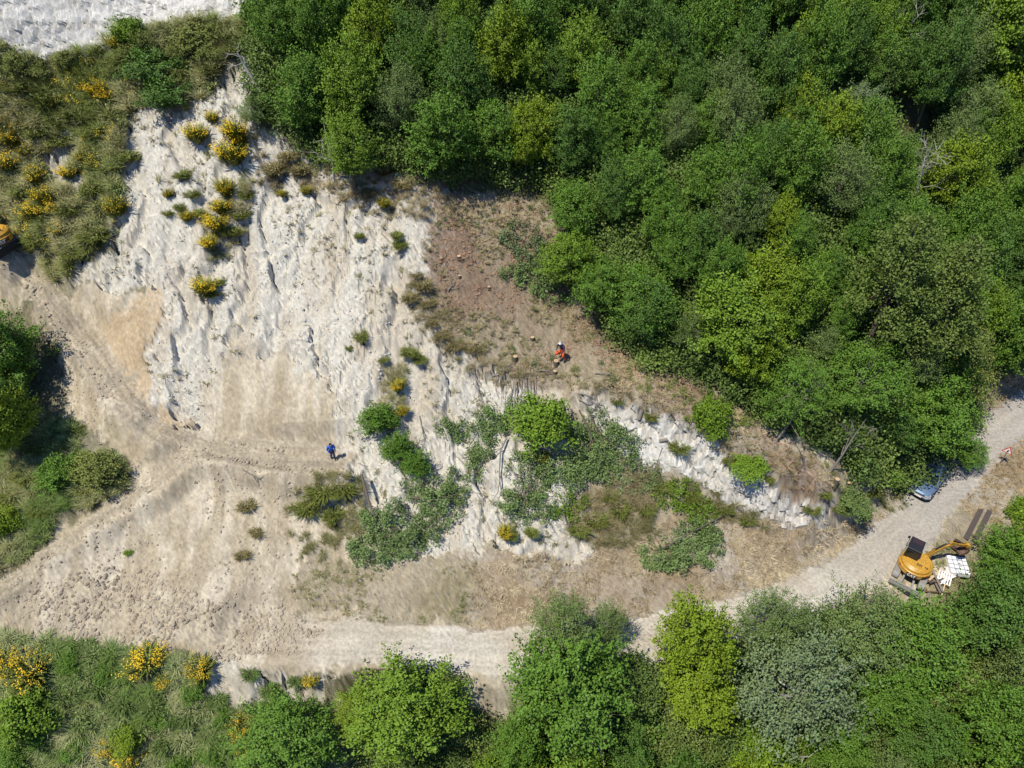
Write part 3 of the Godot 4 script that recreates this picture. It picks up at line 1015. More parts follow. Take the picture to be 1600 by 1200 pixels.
	for t in named:
		labels_used[t[6]] = true
		var nm: String = "pine_tree" if t[0] == "pine" else "bush" if t[0] == "bush" else "broadleaf_tree"
		tree(nm, t[0], t[1], t[2], t[3], t[4], t[6], "pine tree" if t[0] == "pine" else "bush" if t[0] == "bush" else "tree", "", t[5], r, M.pale_bark if t[4] == M.silver else M.grey_bark if t[0] == "airy" else M.bark)
	# --- the rest of the wood
	var woods := [
	[[395,-70, 1720,-90, 1720,520, 1560,545, 1500,620, 1420,650, 1300,640, 1180,600, 1060,540, 960,480, 890,400, 850,300, 780,230, 640,185, 520,150, 440,80], 30.0, 52.0],
	[[800,1185, 830,1130, 1000,1110, 1160,1120, 1260,960, 1360,960, 1480,960, 1560,850, 1720,800, 1720,1290, 700,1290], 48.0, 80.0],
	[[-90,470, 20,500, 30,660, 20,700, -90,700], 50.0, 60.0]]
	for w in woods:
		var poly := PackedVector2Array()
		for k in range(0, w[0].size(), 2): poly.push_back(Vector2(w[0][k], w[0][k + 1]))
		for q in 4200:
			var u := r.randf_range(-100, 1720)
			var v := r.randf_range(-90, 1290)
			if not Geometry2D.is_point_in_polygon(Vector2(u, v), poly): continue
			if Vector2(u - 1418, (v - 185) * 0.9).length() < 70.0: continue
			if Vector2(u - 885, v - 20).length() < 34.0: continue
			if Vector2(u - 395, v - 110).length() < 62.0: continue
			var rp := r.randf_range(w[1], w[2])
			var p := at(u, v, 5.0)
			var rr := rp / 20.5
			var free := true
			for s in standing:
				if (s[0] - Vector2(p.x, p.z)).length() < 0.5 * (rr + s[1]):
					free = false
					break
			if not free: continue
			var pickc := r.randf()
			var up := clampf((u - 900.0) / 600.0, 0, 1) * clampf((450.0 - v) / 300.0, 0, 1)
			var kind := "broad"
			var m: StandardMaterial3D = M.green
			var what := "mid-green broadleaf tree"
			if pickc < 0.16 + 0.2 * up:
				m = M.dark_green; what = "dark green broadleaf tree"
			elif pickc < 0.30 + 0.2 * up:
				m = M.grey_green; kind = "airy"; what = "grey-green airy tree"
			elif pickc > 0.93:
				m = M.lime; kind = "bright"; what = "lime-tinged tree"
			elif pickc > 0.72:
				m = M.fresh; what = "fresh green broadleaf tree"
			tree("broadleaf_tree", kind, u, v, rp, m, whereabouts(what, u, v), "tree", "trees of the wood", r.randf_range(1.1, 1.5), r)
	# --- broom
	var spots := [
	["on the bare white bank left of the slope's top", [[305,205,26],[330,180,16]]],
	["under the bare leaning snag", [[365,200,30],[360,235,34],[372,215,22]]],
	["in the green strip down the white slope", [[345,320,22],[335,345,26],[325,375,20],[350,290,24],[290,335,16],[262,300,12]]],
	["standing alone in the middle of the white slope", [[318,445,26]]],
	["in the upper left scrub below the top-left cliff", [[150,135,24],[165,145,20],[180,65,18],[140,95,14],[115,110,14],[200,120,14],[130,240,18],[105,265,20]]],
	["at the left edge of the upper left scrub", [[15,210,26],[12,250,26],[55,270,26],[40,230,20]]],
	["in the scrub above the left excavator", [[70,300,28],[50,325,26],[85,320,22],[95,355,20]]],
	["at the scrub's right tip beside the white slope", [[180,320,24]]],
	["high on the white slope near the wood", [[600,315,14],[478,295,12],[440,300,10]]],
	["above the dark ivy bushes on the white slope", [[622,600,16],[628,640,14]]],
	["under the bright rounded bush among cut branches", [[850,712,14]]],
	["at the foot of the white strip above the straw", [[790,830,18]]],
	["in the lower left corner scrub, largest", [[40,1045,46],[5,1030,34]]],
	["below the clod slope, round and full of flowers", [[225,1030,38],[255,1060,20]]],
	["right of the round flowering broom below the clod slope", [[312,1042,30]]],
	["at the bottom edge of the lower left scrub", [[200,1180,30],[165,1165,22]]],
	["left of the dark green tree at the bottom edge", [[375,1130,28],[385,1165,26]]],
	["in the small shrub patch above the dark green tree", [[485,1062,16]]]]
	for g in spots:
		for b in g[1].size():
			var q: Array = g[1][b]
			var lab: String = "yellow-flowered broom bush " + g[0]
			if b > 0: lab = whereabouts("yellow-flowered broom bush", q[0], q[1])
			tree("broom_bush", "broom", q[0], q[1], q[2], M.olive, lab, "broom bush", "yellow broom bushes", 1.0, r)
	var clumps := [
	["olive shrub clump beside the soil slope's upper right end", M.olive, [[505,762,36],[535,760,26],[480,790,28],[520,800,24]], "olive shrub clump"],
	["small olive tussock on the bare soil slope", M.dry, [[383,788,18],[400,830,14],[378,865,14]], "small dry tussock"],
	["small bright green tuft alone on the soil slope", M.fresh, [[200,860,10]], ""],
	["grey-green tussock on the white slope's middle", M.olive, [[565,522,18],[560,366,11],[625,380,16],[620,365,14],[640,548,18],[655,560,14],[622,598,12],[545,540,10],[600,560,10]], "grey-green tussock"],
	["dry brown brush below the wood at the slope's top edge", M.dry, [[432,258,26],[450,240,22],[468,262,20],[600,262,22],[628,285,22],[575,295,18]], "dry brown brush"],
	["dark shrub on the white slope's left part", M.olive, [[285,270,18],[300,300,16],[310,330,16],[280,320,14],[262,330,12],[375,330,22],[362,358,18],[385,300,18],[328,455,18],[340,440,14]], "dark olive shrub"],
	["tussock at the slope's edge left of the clearing", M.dry, [[660,440,22],[640,462,18],[668,470,18],[650,425,14],[690,520,18],[710,535,18],[740,540,18],[675,500,16]], "dry tussock"],
	["green tuft in the upper left scrub", M.olive, [[30,130,30],[70,150,32],[110,170,30],[60,200,30],[90,215,28],[150,200,30],[180,170,28],[140,290,30],[110,320,30],[150,360,34],[110,390,30],[60,370,28],[200,240,22],[35,290,30],[330,100,30],[370,70,28],[350,50,26]], "olive-green tuft"],
	["grey-green shrub in the lower left scrub", M.grey_green, [[100,1080,30],[150,1070,32],[190,1090,32],[240,1100,34],[290,1110,34],[130,1120,30],[90,1160,30],[260,1150,30],[330,1140,26],[340,1090,22],[390,1050,18],[420,1075,22],[70,1010,24],[130,1005,24],[460,1060,16]], "grey-green shrub"],
	["green shrub in the scrub between the two paths", M.olive, [[60,690,30],[90,690,24],[40,740,30],[120,665,16],[130,760,22],[60,790,26],[20,770,30],[180,745,22]], "olive shrub"],
	["weedy clump below the white cliff", M.olive, [[930,810,24],[970,790,24],[1010,790,22],[950,770,20],[1040,755,20],[1080,770,20],[1130,790,20],[1170,810,18],[905,825,22],[800,835,14],[830,830,14]], "weedy clump"],
	["weed clump at the wood's foot above the parked car", M.olive, [[1340,775,22],[1365,765,20],[1350,800,16],[1310,790,16],[1290,770,14]], "weed clump"]]
	clumps.push_back(["bush", M.green, [[110,1035,24],[165,1052,20],[300,1078,26],[255,1122,24],[330,1172,28],[120,1165,26],[60,1062,22],[420,1108,20],[22,1180,30],[285,1192,24],[60,1150,24],[350,1120,20]], "rounded green bush in the lower scrub"])
	clumps.push_back(["bush", M.olive, [[200,82,22],[228,68,24],[275,118,26],[180,108,20],[325,88,26],[105,92,22],[60,112,20],[25,100,24],[285,75,24],[150,165,18]], "olive bush in the upper scrub"])
	clumps.push_back(["weedy growth hanging over the white cliff's edge", M.olive, [[1018,648,16],[1062,694,22],[1140,716,16],[1205,745,14],[1272,792,18],[965,622,14]], "scrub hanging over the cliff"])
	for g in clumps:
		for q in g[2]:
			var lab: String = g[0] if g[2].size() == 1 else whereabouts(g[3], q[0], q[1])
			tree("bush" if g[0] == "bush" else "shrub", "bush" if g[0] == "bush" else "tussock", q[0], q[1], q[2], g[1], lab, "bush" if g[0] == "bush" else "shrub", ("bushes of the scrub" if g[0] == "bush" else g[0]) if g[2].size() > 1 else "", r.randf_range(0.7, 1.15), r)
	# --- tufts and covers
	var tall := [tuft_mesh(r, 50, 0.7, 1.0, 0.026), tuft_mesh(r, 50, 0.58, 1.3, 0.026)]
	var short := [tuft_mesh(r, 18, 0.32, 1.3, 0.035), tuft_mesh(r, 18, 0.26, 1.6, 0.035)]
	var mat_straw := [tuft_mesh(r, 16, 0.35, 4.0, 0.03), tuft_mesh(r, 16, 0.3, 5.0, 0.03)]
	var lm := MB.new()
	for q in 7: spray(lm, r, Vector3(r.randf_range(-0.3, 0.3), r.randf_range(0.15, 0.4), r.randf_range(-0.3, 0.3)), Vector3.UP, 0.22, 14, 0.14, r.randf_range(0.8, 1.15))
	var leafy := [lm.mesh()]
	lm = MB.new()
	for q in 30: spray(lm, r, Vector3(r.randf_range(-0.4, 0.4), r.randf_range(0.1, 0.6), r.randf_range(-0.4, 0.4)), Vector3.UP, 0.17, 14, 0.065, r.randf_range(0.7, 1.2))
	var understory := [lm.mesh()]
	var g: StandardMaterial3D = M.grass
	cover("scrub_grass", "tall olive scrub grass on the upper left slope", "grass", tall, g, [-150,-50, 395,10, 400,60, 345,110, 330,150, 250,165, 195,180, 190,330, 130,430, 20,400, -150,330], 9.0, 31, [Color(0.20, 0.245, 0.06), Color(0.43, 0.41, 0.21)], Vector2(0.9, 1.8), [SCRUB])
	cover("scrub_grass", "tall green scrub grass in the lower left corner", "grass", tall, g, [-150,985, 60,985, 150,1000, 330,1040, 560,1090, 560,1260, -150,1260], 8.0, 32, [Color(0.15, 0.235, 0.055), Color(0.38, 0.40, 0.20)], Vector2(0.8, 1.7), [SCRUB])
	cover("scrub_grass", "green scrub grass between the two paths at the left", "grass", tall, g, [-150,640, 60,650, 110,660, 200,730, 200,765, 90,815, 40,890, -150,980], 8.0, 33, [Color(0.14, 0.225, 0.05), Color(0.36, 0.36, 0.17)], Vector2(0.7, 1.5), [SCRUB])
	cover("undergrowth", "dark leafy undergrowth on the floor of the wood", "undergrowth", understory, g, [390,-80, 1720,-80, 1720,560, 1540,600, 1480,760, 1400,760, 1330,740, 1180,650, 960,540, 860,290, 560,280, 400,180], 3.2, 34, [Color(0.075, 0.13, 0.025), Color(0.15, 0.22, 0.045)], Vector2(1.2, 3.2), [FOREST])
	cover("undergrowth", "green undergrowth below the road at the bottom right", "undergrowth", understory, g, [560,1090, 740,1040, 1010,1040, 1240,960, 1420,930, 1540,840, 1720,800, 1720,1280, 540,1280], 3.0, 35, [Color(0.075, 0.13, 0.025), Color(0.16, 0.22, 0.05)], Vector2(1.0, 2.6), [FOREST])
	cover("ridge_weeds", "green weeds along the top of the white cliff", "weeds", leafy, g, [860,560, 960,540, 1090,600, 1180,650, 1330,745, 1300,745, 1180,675, 1080,640, 960,610], 2.2, 36, [Color(0.06, 0.11, 0.02), Color(0.16, 0.2, 0.04)], Vector2(0.35, 0.9), [LITTER, FOREST], 0.45)
	cover("slope_tufts", "small olive tufts scattered over the white slope", "tufts", short, g, [195,180, 345,110, 440,230, 690,300, 640,430, 690,545, 870,600, 900,850, 700,880, 560,740, 525,590, 250,655, 110,430], 2.2, 37, [Color(0.14, 0.155, 0.06), Color(0.31, 0.28, 0.17)], Vector2(0.4, 1.5), [MARL], 0.58)
	cover("dry_grass", "dry grass on the brown clearing", "grass", short, g, [690,300, 870,300, 920,480, 1000,560, 1180,660, 1310,745, 1290,785, 1080,680, 800,590, 640,500, 640,430], 16.0, 38, [Color(0.17, 0.17, 0.07), Color(0.42, 0.35, 0.21)], Vector2(0.5, 1.3), [LITTER], 0.3)
	cover("clearing_weeds", "low green weeds scattered on the brown clearing", "weeds", leafy, g, [690,300, 870,300, 920,480, 980,570, 880,590, 720,540, 660,470], 0.6, 39, [Color(0.06, 0.11, 0.03), Color(0.14, 0.18, 0.06)], Vector2(0.3, 0.8), [LITTER], 0.5)
	cover("mown_straw", "mown straw lying on the bank above the road", "straw", mat_straw, g, [690,880, 860,860, 920,830, 1090,800, 1290,825, 1400,780, 1360,850, 1240,930, 1100,980, 900,985, 720,990], 18.0, 40, [Color(0.20, 0.15, 0.08), Color(0.54, 0.45, 0.31)], Vector2(0.5, 1.2), [STRAW, CLIFF], 0.2)
	cover("mown_straw", "mown straw beside the road at the right edge", "straw", mat_straw, g, [1520,600, 1700,520, 1700,840, 1540,840, 1500,800, 1530,700], 14.0, 41, [Color(0.26, 0.19, 0.10), Color(0.46, 0.36, 0.22)], Vector2(0.5, 1.2), [STRAW])
	cover("slope_weeds", "greenish weeds on the bank left of the straw", "weeds", short, g, [470,860, 560,880, 690,870, 740,900, 720,970, 560,970, 450,930], 7.0, 42, [Color(0.13, 0.16, 0.05), Color(0.34, 0.30, 0.17)], Vector2(0.6, 1.4), [WEEDY, TAN], 0.35)
	cover("tall_weeds", "tall dry weeds below the white cliff", "weeds", tall, g, [880,790, 940,760, 1000,720, 1100,755, 1160,790, 1210,815, 1180,830, 1090,800, 1000,850, 920,860], 9.0, 43, [Color(0.11, 0.13, 0.04), Color(0.30, 0.25, 0.14)], Vector2(0.6, 1.2), [], 0.25)
	cover("tall_weeds", "tall dry weeds around the soil slope's upper right end", "weeds", tall, g, [450,780, 500,740, 560,735, 575,800, 560,850, 480,870, 440,820], 7.0, 44, [Color(0.10, 0.12, 0.035), Color(0.26, 0.24, 0.11)], Vector2(0.5, 1.1), [], 0.35)
	cover("cliff_top_grass", "dry grass hanging over the slope's edge beside the clearing", "grass", tall, g, [640,430, 690,470, 720,530, 800,575, 860,590, 800,600, 690,560, 640,490], 8.0, 45, [Color(0.15, 0.15, 0.06), Color(0.36, 0.30, 0.18)], Vector2(0.4, 0.9), [], 0.2)
	cover("roadside_weeds", "weeds at the wood's foot beside the road", "weeds", tall, g, [1300,760, 1330,740, 1400,765, 1420,790, 1345,800], 7.0, 46, [Color(0.09, 0.12, 0.03), Color(0.26, 0.24, 0.11)], Vector2(0.5, 1.1), [], 0.3)
	cover("roadside_weeds", "weeds around the white pallet load", "weeds", short, g, [1440,870, 1500,830, 1540,840, 1540,960, 1430,920], 8.0, 47, [Color(0.12, 0.15, 0.04), Color(0.28, 0.27, 0.12)], Vector2(0.6, 1.3), [], 0.2)
	for s in [["down the white slope below the leaning snag", [350,262, 398,268, 390,330, 362,400, 325,398, 318,350, 345,310], 48], ["beside the white bank's top", [285,170, 345,150, 400,190, 395,262, 350,262, 300,235], 49], ["on the white slope's left part", [250,235, 300,235, 318,300, 305,350, 262,350, 248,300], 50], ["above the dark ivy bushes", [600,560, 650,560, 655,650, 630,680, 590,660], 54], ["high on the white slope near the clearing", [595,330, 645,330, 650,420, 610,430, 595,380], 55]]:
		cover("slope_grass", "strip of olive grass and weeds " + s[0], "grass", tall, g, s[1], 9.0, s[2], [Color(0.15, 0.185, 0.05), Color(0.36, 0.33, 0.18)], Vector2(0.4, 1.2), [MARL, SCRUB, TAN], 0.62 if s[2] > 49 else 0.45)
	var lf := MB.new()
	for q in 14:
		var d := rnd_dir(r)
		d.y *= 0.25
		d = d.normalized()
		lf.leaf(Vector3(r.randf_range(-0.3, 0.3), r.randf_range(0.03, 0.07), r.randf_range(-0.3, 0.3)), d, d.cross(Vector3(r.randf_range(-0.3, 0.3), 1, r.randf_range(-0.3, 0.3))).normalized(), 0.12, 0.08, Vector3.UP, Color.WHITE * r.randf_range(0.7, 1.3))
	cover("fallen_leaves", "fallen red-brown leaves on the clearing and the ridge", "leaves", [lf.mesh()], g, [690,300, 870,300, 920,480, 1000,560, 1180,660, 1310,745, 1290,785, 1080,680, 800,590, 690,490, 680,430], 5.0, 56, [Color(0.19, 0.11, 0.065), Color(0.40, 0.25, 0.155)], Vector2(0.6, 1.3), [LITTER], 0.35)
	cover("scrub_leaves", "leafy undergrowth through the upper left scrub", "undergrowth", leafy, g, [-150,-50, 395,10, 400,60, 345,110, 330,150, 250,165, 195,180, 190,330, 130,430, 20,400, -150,330], 1.6, 57, [Color(0.13, 0.19, 0.045), Color(0.24, 0.26, 0.09)], Vector2(0.5, 1.4), [SCRUB], 0.35)
	cover("scrub_leaves", "leafy undergrowth through the lower left scrub", "undergrowth", leafy, g, [-150,985, 60,985, 150,1000, 330,1040, 560,1090, 560,1260, -150,1260], 2.0, 58, [Color(0.10, 0.18, 0.04), Color(0.22, 0.28, 0.09)], Vector2(0.5, 1.5), [SCRUB], 0.3)
	cover("brown_brush", "dry brown brush along the wood's edge above the white slope", "brush", tall, g, [395,215, 470,215, 560,270, 690,285, 710,330, 650,345, 560,325, 480,290, 405,290], 9.0, 59, [Color(0.17, 0.145, 0.075), Color(0.40, 0.335, 0.21)], Vector2(0.4, 1.1), [], 0.35)
	cover("cliff_top_grass", "dry weeds on the brown tip at the ridge's right end", "grass", tall, g, [1170,695, 1310,742, 1312,795, 1225,785, 1150,715], 8.0, 60, [Color(0.16, 0.15, 0.06), Color(0.38, 0.30, 0.18)], Vector2(0.3, 0.8), [], 0.3)
	cover("cliff_top_grass", "dry grass along the broken edge above the white cliff", "grass", tall, g, [890,600, 960,595, 1080,660, 1160,705, 1150,722, 1070,682, 950,618, 895,622], 9.0, 61, [Color(0.16, 0.16, 0.06), Color(0.38, 0.32, 0.19)], Vector2(0.3, 0.8), [], 0.25)
	var sprig := MB.new()
	for q in 9:
		var d := (Vector3.UP + rnd_dir(r) * 0.6).normalized()
		sprig.blade(rnd_dir(r) * 0.15, d, rnd_dir(r) * 0.1, d.cross(Vector3(0.3, 0.2, 1)).normalized(), r.randf_range(0.4, 0.8), 0.03, Color(0.30, 0.42, 1.2))
		for k in 7:
			var e := rnd_dir(r)
			sprig.leaf(d * r.randf_range(0.4, 0.75) + rnd_dir(r) * 0.14, e, e.cross(Vector3(0.2, 0.9, 0.3)).normalized(), 0.06, 0.055, Vector3.UP, Color.WHITE * r.randf_range(0.8, 1.2))
	cover("yellow_blossom", "yellow broom sprigs scattered through the upper left scrub", "blossom", [sprig.mesh()], g, [-100,60, 190,90, 220,150, 195,200, 180,330, 110,400, 30,390, -100,330], 2.4, 62, [Color(0.66, 0.47, 0.02), Color(0.74, 0.55, 0.03)], Vector2(0.5, 1.2), [SCRUB], 0.72, 1.3)

# ---------------------------------------------------------------- things lying, standing and working on the slope
func local(o: Node3D, u: float, v: float, lift: float) -> Vector3:
	return ground_y(at(u, v, lift)) + Vector3(0, lift, 0) - o.position

func limb(o: Node3D, called: String, px: Array, r0: float, r1: float, lift: float, m: Material, rng: RandomNumberGenerator) -> void:
	var mb := MB.new()
	var pts := []
	var rad := []
	var n := px.size() / 2
	for k in n:
		pts.push_back(local(o, px[k * 2], px[k * 2 + 1], lift + (0.12 if k > 0 and k < n - 1 else 0.0) + rng.randf_range(0.0, 0.08)))
		rad.push_back(lerpf(r0, r1, k / float(n - 1)))
	mb.tube(pts, rad, 7)
	part(called, mb.mesh(), m, o)

# cut crowns lying on the slope: patches [u, v, ru, rv], limbs [[u, v ...], r0, r1]
func felled(label: String, patches: Array, limbs: Array, leaves: StandardMaterial3D, seed_: int, thick := 1.25, lush := 1.0) -> Node3D:
	var r := RandomNumberGenerator.new()
	r.seed = seed_
	var o := thing("felled_tree", ground_y(at(patches[0][0], patches[0][1])), 0.0, label, "felled tree", "cut trees and branches on the slope")
	for q in patches:
		var mb := MB.new()
		var n := int(q[2] * q[3] * 0.115 * lush) + 4
		for k in n:
			var t := r.randf_range(0, TAU)
			var d := sqrt(r.randf())
			var p := local(o, q[0] + cos(t) * d * q[2] * r.randf_range(0.85, 1.1), q[1] + sin(t) * d * q[3] * r.randf_range(0.85, 1.1), 0.25)
			var hp := n_mid.get_noise_2d(p.x * 1.1 + o.position.x, p.z * 1.1 + o.position.z + seed_)
			if hp < -0.12 and r.randf() < 0.7: continue
			p.y += (r.randf_range(-0.2, 0.75) + maxf(hp, 0.0) * 1.6) * thick * (1.0 - d * d * 0.75)
			spray(mb, r, p, (Vector3(cos(t) * d, 0.8, sin(t) * d) + rnd_dir(r) * 0.3).normalized(), r.randf_range(0.18, 0.34), 30, 0.125, r.randf_range(0.55, 1.25), 0.8)
		part("foliage", mb.mesh(), leaves, o)
		for k in int(q[2] * q[3] / 280.0) + 1:      # cut ends and twigs that stick out of the heap
			var a := r.randf_range(0, TAU)
			var u: float = q[0] + cos(a) * q[2] * r.randf_range(0.1, 0.7)
			var v: float = q[1] + sin(a) * q[3] * r.randf_range(0.1, 0.7)
			var l := r.randf_range(14, 34)
			var b := a + r.randf_range(-0.8, 0.8)
			limb(o, "twig", [u, v, u + cos(b) * l * 0.5, v + sin(b) * l * 0.5, u + cos(b) * l, v + sin(b) * l], r.randf_range(0.018, 0.035), 0.008, 0.6 * thick, M.bark, r)
	for q in limbs:
		limb(o, "limb", q[0], q[1] * 0.7, q[2] * 0.7, 0.8 * thick, M.grey_bark if r.randf() < 0.4 else M.bark, r)
	return o

func stick(u0: float, v0: float, u1: float, v1: float, rad: float, m: StandardMaterial3D, label: String, twigs := 3, seed_ := 1) -> void:
	var r := RandomNumberGenerator.new()
	r.seed = seed_ + int(u0)
	var o := thing("dead_branch", ground_y(at(u0, v0)), 0.0, label, "branch", "bare branches lying on the slope")
	var um := (u0 + u1) / 2 + r.randf_range(-4, 4)
	var vm := (v0 + v1) / 2 + r.randf_range(-4, 4)
	limb(o, "stem", [u0, v0, um, vm, u1, v1], rad, rad * 0.4, rad + 0.03, m, r)
	for k in twigs:
		var f := r.randf_range(0.3, 0.9)
		var tu := lerpf(u0, u1, f)
		var tv := lerpf(v0, v1, f)
		var a := atan2(v1 - v0, u1 - u0) + r.randf_range(0.4, 0.9) * (1.0 if k % 2 else -1.0)
		var l := r.randf_range(8, 20)
		limb(o, "twig", [tu, tv, tu + cos(a) * l * 0.5, tv + sin(a) * l * 0.5 + 1, tu + cos(a) * l, tv + sin(a) * l], rad * 0.45, rad * 0.2, 0.08, m, r)

func stump(u: float, v: float, rad: float, h: float, label: String, lean := Vector3(0, 1, 0)) -> void:
	var o := thing("tree_stump", ground_y(at(u, v, h)), u, label, "stump", "cut stumps on the clearing")
	var mb := MB.new()
	var d := lean.normalized()
	mb.tube([d * -0.3, d * 0.05, d * (h - 0.01)], [rad * 1.35, rad * 1.1, rad], 11)
	part("bark", mb.mesh(), M.bark, o)
	var cf := MB.new()
	cf.tube([d * (h - 0.03), d * (h + 0.015)], [rad * 0.93, rad * 0.9], 11)
	cf.tube([d * (h + 0.01), d * (h + 0.02)], [rad * 0.45, rad * 0.4], 9, Color(0.8, 0.72, 0.6))
	part("cut_face", cf.mesh(), M.cutwood, o)

# a bare tree: trunk and forking limbs
func snag(called: String, u: float, v: float, h: float, lean: Vector3, rad: float, m: StandardMaterial3D, label: String, seed_: int, forks := 9, spread := 0.8) -> Node3D:
	var r := RandomNumberGenerator.new()
	r.seed = seed_
	var o := thing(called, ground_y(at(u, v)), 0.0, label, "dead tree")
	var mb := MB.new()
	var top := (Vector3.UP + lean).normalized() * h
	var side := top.cross(Vector3(0.4, 0.1, 0.9)).normalized()
	mb.tube([Vector3(0, -0.4, 0), top * 0.35 + side * 0.12 * h * 0.3, top * 0.7, top], [rad, rad * 0.75, rad * 0.5, rad * 0.15], 8)
	part("trunk", mb.mesh(), m, o)
	for k in forks:
		var f := r.randf_range(0.3, 0.95)
		var a := top * f
		var d := (top.normalized() * 0.7 + rnd_dir(r) * spread).normalized()
		var l := h * (1.05 - f * 0.6) * r.randf_range(0.35, 0.65)
		var b := MB.new()
		var bend := rnd_dir(r) * l * 0.15
		b.tube([a, a + d * l * 0.5 + bend, a + d * l], [rad * 0.4 * (1.1 - f), rad * 0.22 * (1.1 - f) + 0.008, 0.008], 5)
		for j in 4:
			var g := r.randf_range(0.35, 0.9)
			var a2 := a + d * l * g + bend * (1.0 - absf(g - 0.5) * 2.0)
			var d2 := (d + rnd_dir(r) * 0.9).normalized()
			b.tube([a2, a2 + d2 * l * 0.25 + rnd_dir(r) * 0.05, a2 + d2 * l * 0.45], [0.02, 0.013, 0.006], 4)
		part("limb", b.mesh(), m, o)
	return o

func rock_mesh(r: RandomNumberGenerator) -> ArrayMesh:
	var mb := MB.new()
	var rings := []
	for j in 3:
		var ring := []
		for k in 5:
			var t := TAU * k / 5.0 + r.randf_range(-0.35, 0.35)
			var rr: float = [0.85, 1.0, 0.55][j] * r.randf_range(0.75, 1.15)
			ring.push_back(Vector3(cos(t) * rr, [-0.3, 0.15, 0.6][j] * r.randf_range(0.8, 1.2), sin(t) * rr * 0.8))
		rings.push_back(ring)
	for j in 2:
		for k in 5:
			mb.quad(rings[j][k], rings[j + 1][k], rings[j + 1][(k + 1) % 5], rings[j][(k + 1) % 5])
	for k in 5: mb.tri(rings[2][k], Vector3(r.randf_range(-0.2, 0.2), 0.7, 0), rings[2][(k + 1) % 5])
	return mb.mesh()

# ---------------------------------------------------------------- a body from joints, one continuous skin
func body_mesh(bones: Array, cell: float) -> MB:
	var lo := Vector3.ONE * 9.0
	var hi := Vector3.ONE * -9.0
	for b in bones:
		for e in [0, 1]:
			lo = lo.min(b[e] - Vector3.ONE * float(b[2 + e]))
			hi = hi.max(b[e] + Vector3.ONE * float(b[2 + e]))
	lo -= Vector3.ONE * cell * 3.0
	var n := Vector3i((hi - lo) / cell) + Vector3i(4, 4, 4)
	var f := PackedFloat32Array()
	f.resize(n.x * n.y * n.z)
	var k := 42.0
	for b in bones:
		var mr := maxf(b[2], b[3]) + 0.1
		var a: Vector3i = Vector3i(((b[0] as Vector3).min(b[1]) - Vector3.ONE * mr - lo) / cell).clamp(Vector3i.ZERO, n - Vector3i.ONE)
		var e: Vector3i = Vector3i(((b[0] as Vector3).max(b[1]) + Vector3.ONE * mr - lo) / cell).clamp(Vector3i.ZERO, n - Vector3i.ONE)
		var ab: Vector3 = b[1] - b[0]
		var l2 := maxf(ab.length_squared(), 1e-6)
		for z in range(a.z, e.z + 1):
			for y in range(a.y, e.y + 1):
				for x in range(a.x, e.x + 1):
					var p := lo + Vector3(x, y, z) * cell
					var t := clampf((p - b[0]).dot(ab) / l2, 0, 1)
					f[(z * n.y + y) * n.x + x] += exp(-k * ((p - b[0] - ab * t).length() - lerpf(b[2], b[3], t)))
	var mb := MB.new()
	var id := {}
	for z in n.z - 1:
		for y in n.y - 1:
			for x in n.x - 1:
				var o := (z * n.y + y) * n.x + x
				var s := 0
				var cen := Vector3.ZERO
				var wt := 0.0
				for q in 8:
					var g := f[o + (q & 1) + ((q >> 1) & 1) * n.x + ((q >> 2) & 1) * n.x * n.y]
					if g > 1.0: s += 1
					var ww := 1.0 / (0.02 + absf(log(maxf(g, 1e-6))))
					cen += Vector3(q & 1, (q >> 1) & 1, (q >> 2) & 1) * ww
					wt += ww
				if s == 0 or s == 8: continue
				id[o] = mb.v.size()
				var p := lo + (Vector3(x, y, z) + cen / wt) * cell
				mb.v.push_back(p)
				mb.n.push_back(Vector3.ZERO)
				var best := 9.0
				var col := Color.WHITE
				for b in bones:
					var ab: Vector3 = b[1] - b[0]
					var t := clampf((p - b[0]).dot(ab) / maxf(ab.length_squared(), 1e-6), 0, 1)
					var d: float = (p - b[0] - ab * t).length() - lerpf(b[2], b[3], t)
					if d < best:
						best = d
						col = b[4]
				mb.c.push_back(col)
	var step := [1, n.x, n.x * n.y]
	for o in id:
		for ax in 3:
			var u: int = step[(ax + 1) % 3]
			var w: int = step[(ax + 2) % 3]
			var inn := f[o] > 1.0
			if inn == (f[o + step[ax]] > 1.0): continue
			if not (id.has(o - u) and id.has(o - w) and id.has(o - u - w)): continue
			var q := [id[o], id[o - u], id[o - u - w], id[o - w]]
			if not inn: q.reverse()
			for t in [[0, 2, 1], [0, 3, 2]]:
				var nn := (mb.v[q[t[2]]] - mb.v[q[t[0]]]).cross(mb.v[q[t[1]]] - mb.v[q[t[0]]])
				for c in 3:
					mb.i.push_back(q[t[c]])
					mb.n[q[t[c]]] += nn
	for q in mb.n.size(): mb.n[q] = mb.n[q].normalized()
	return mb

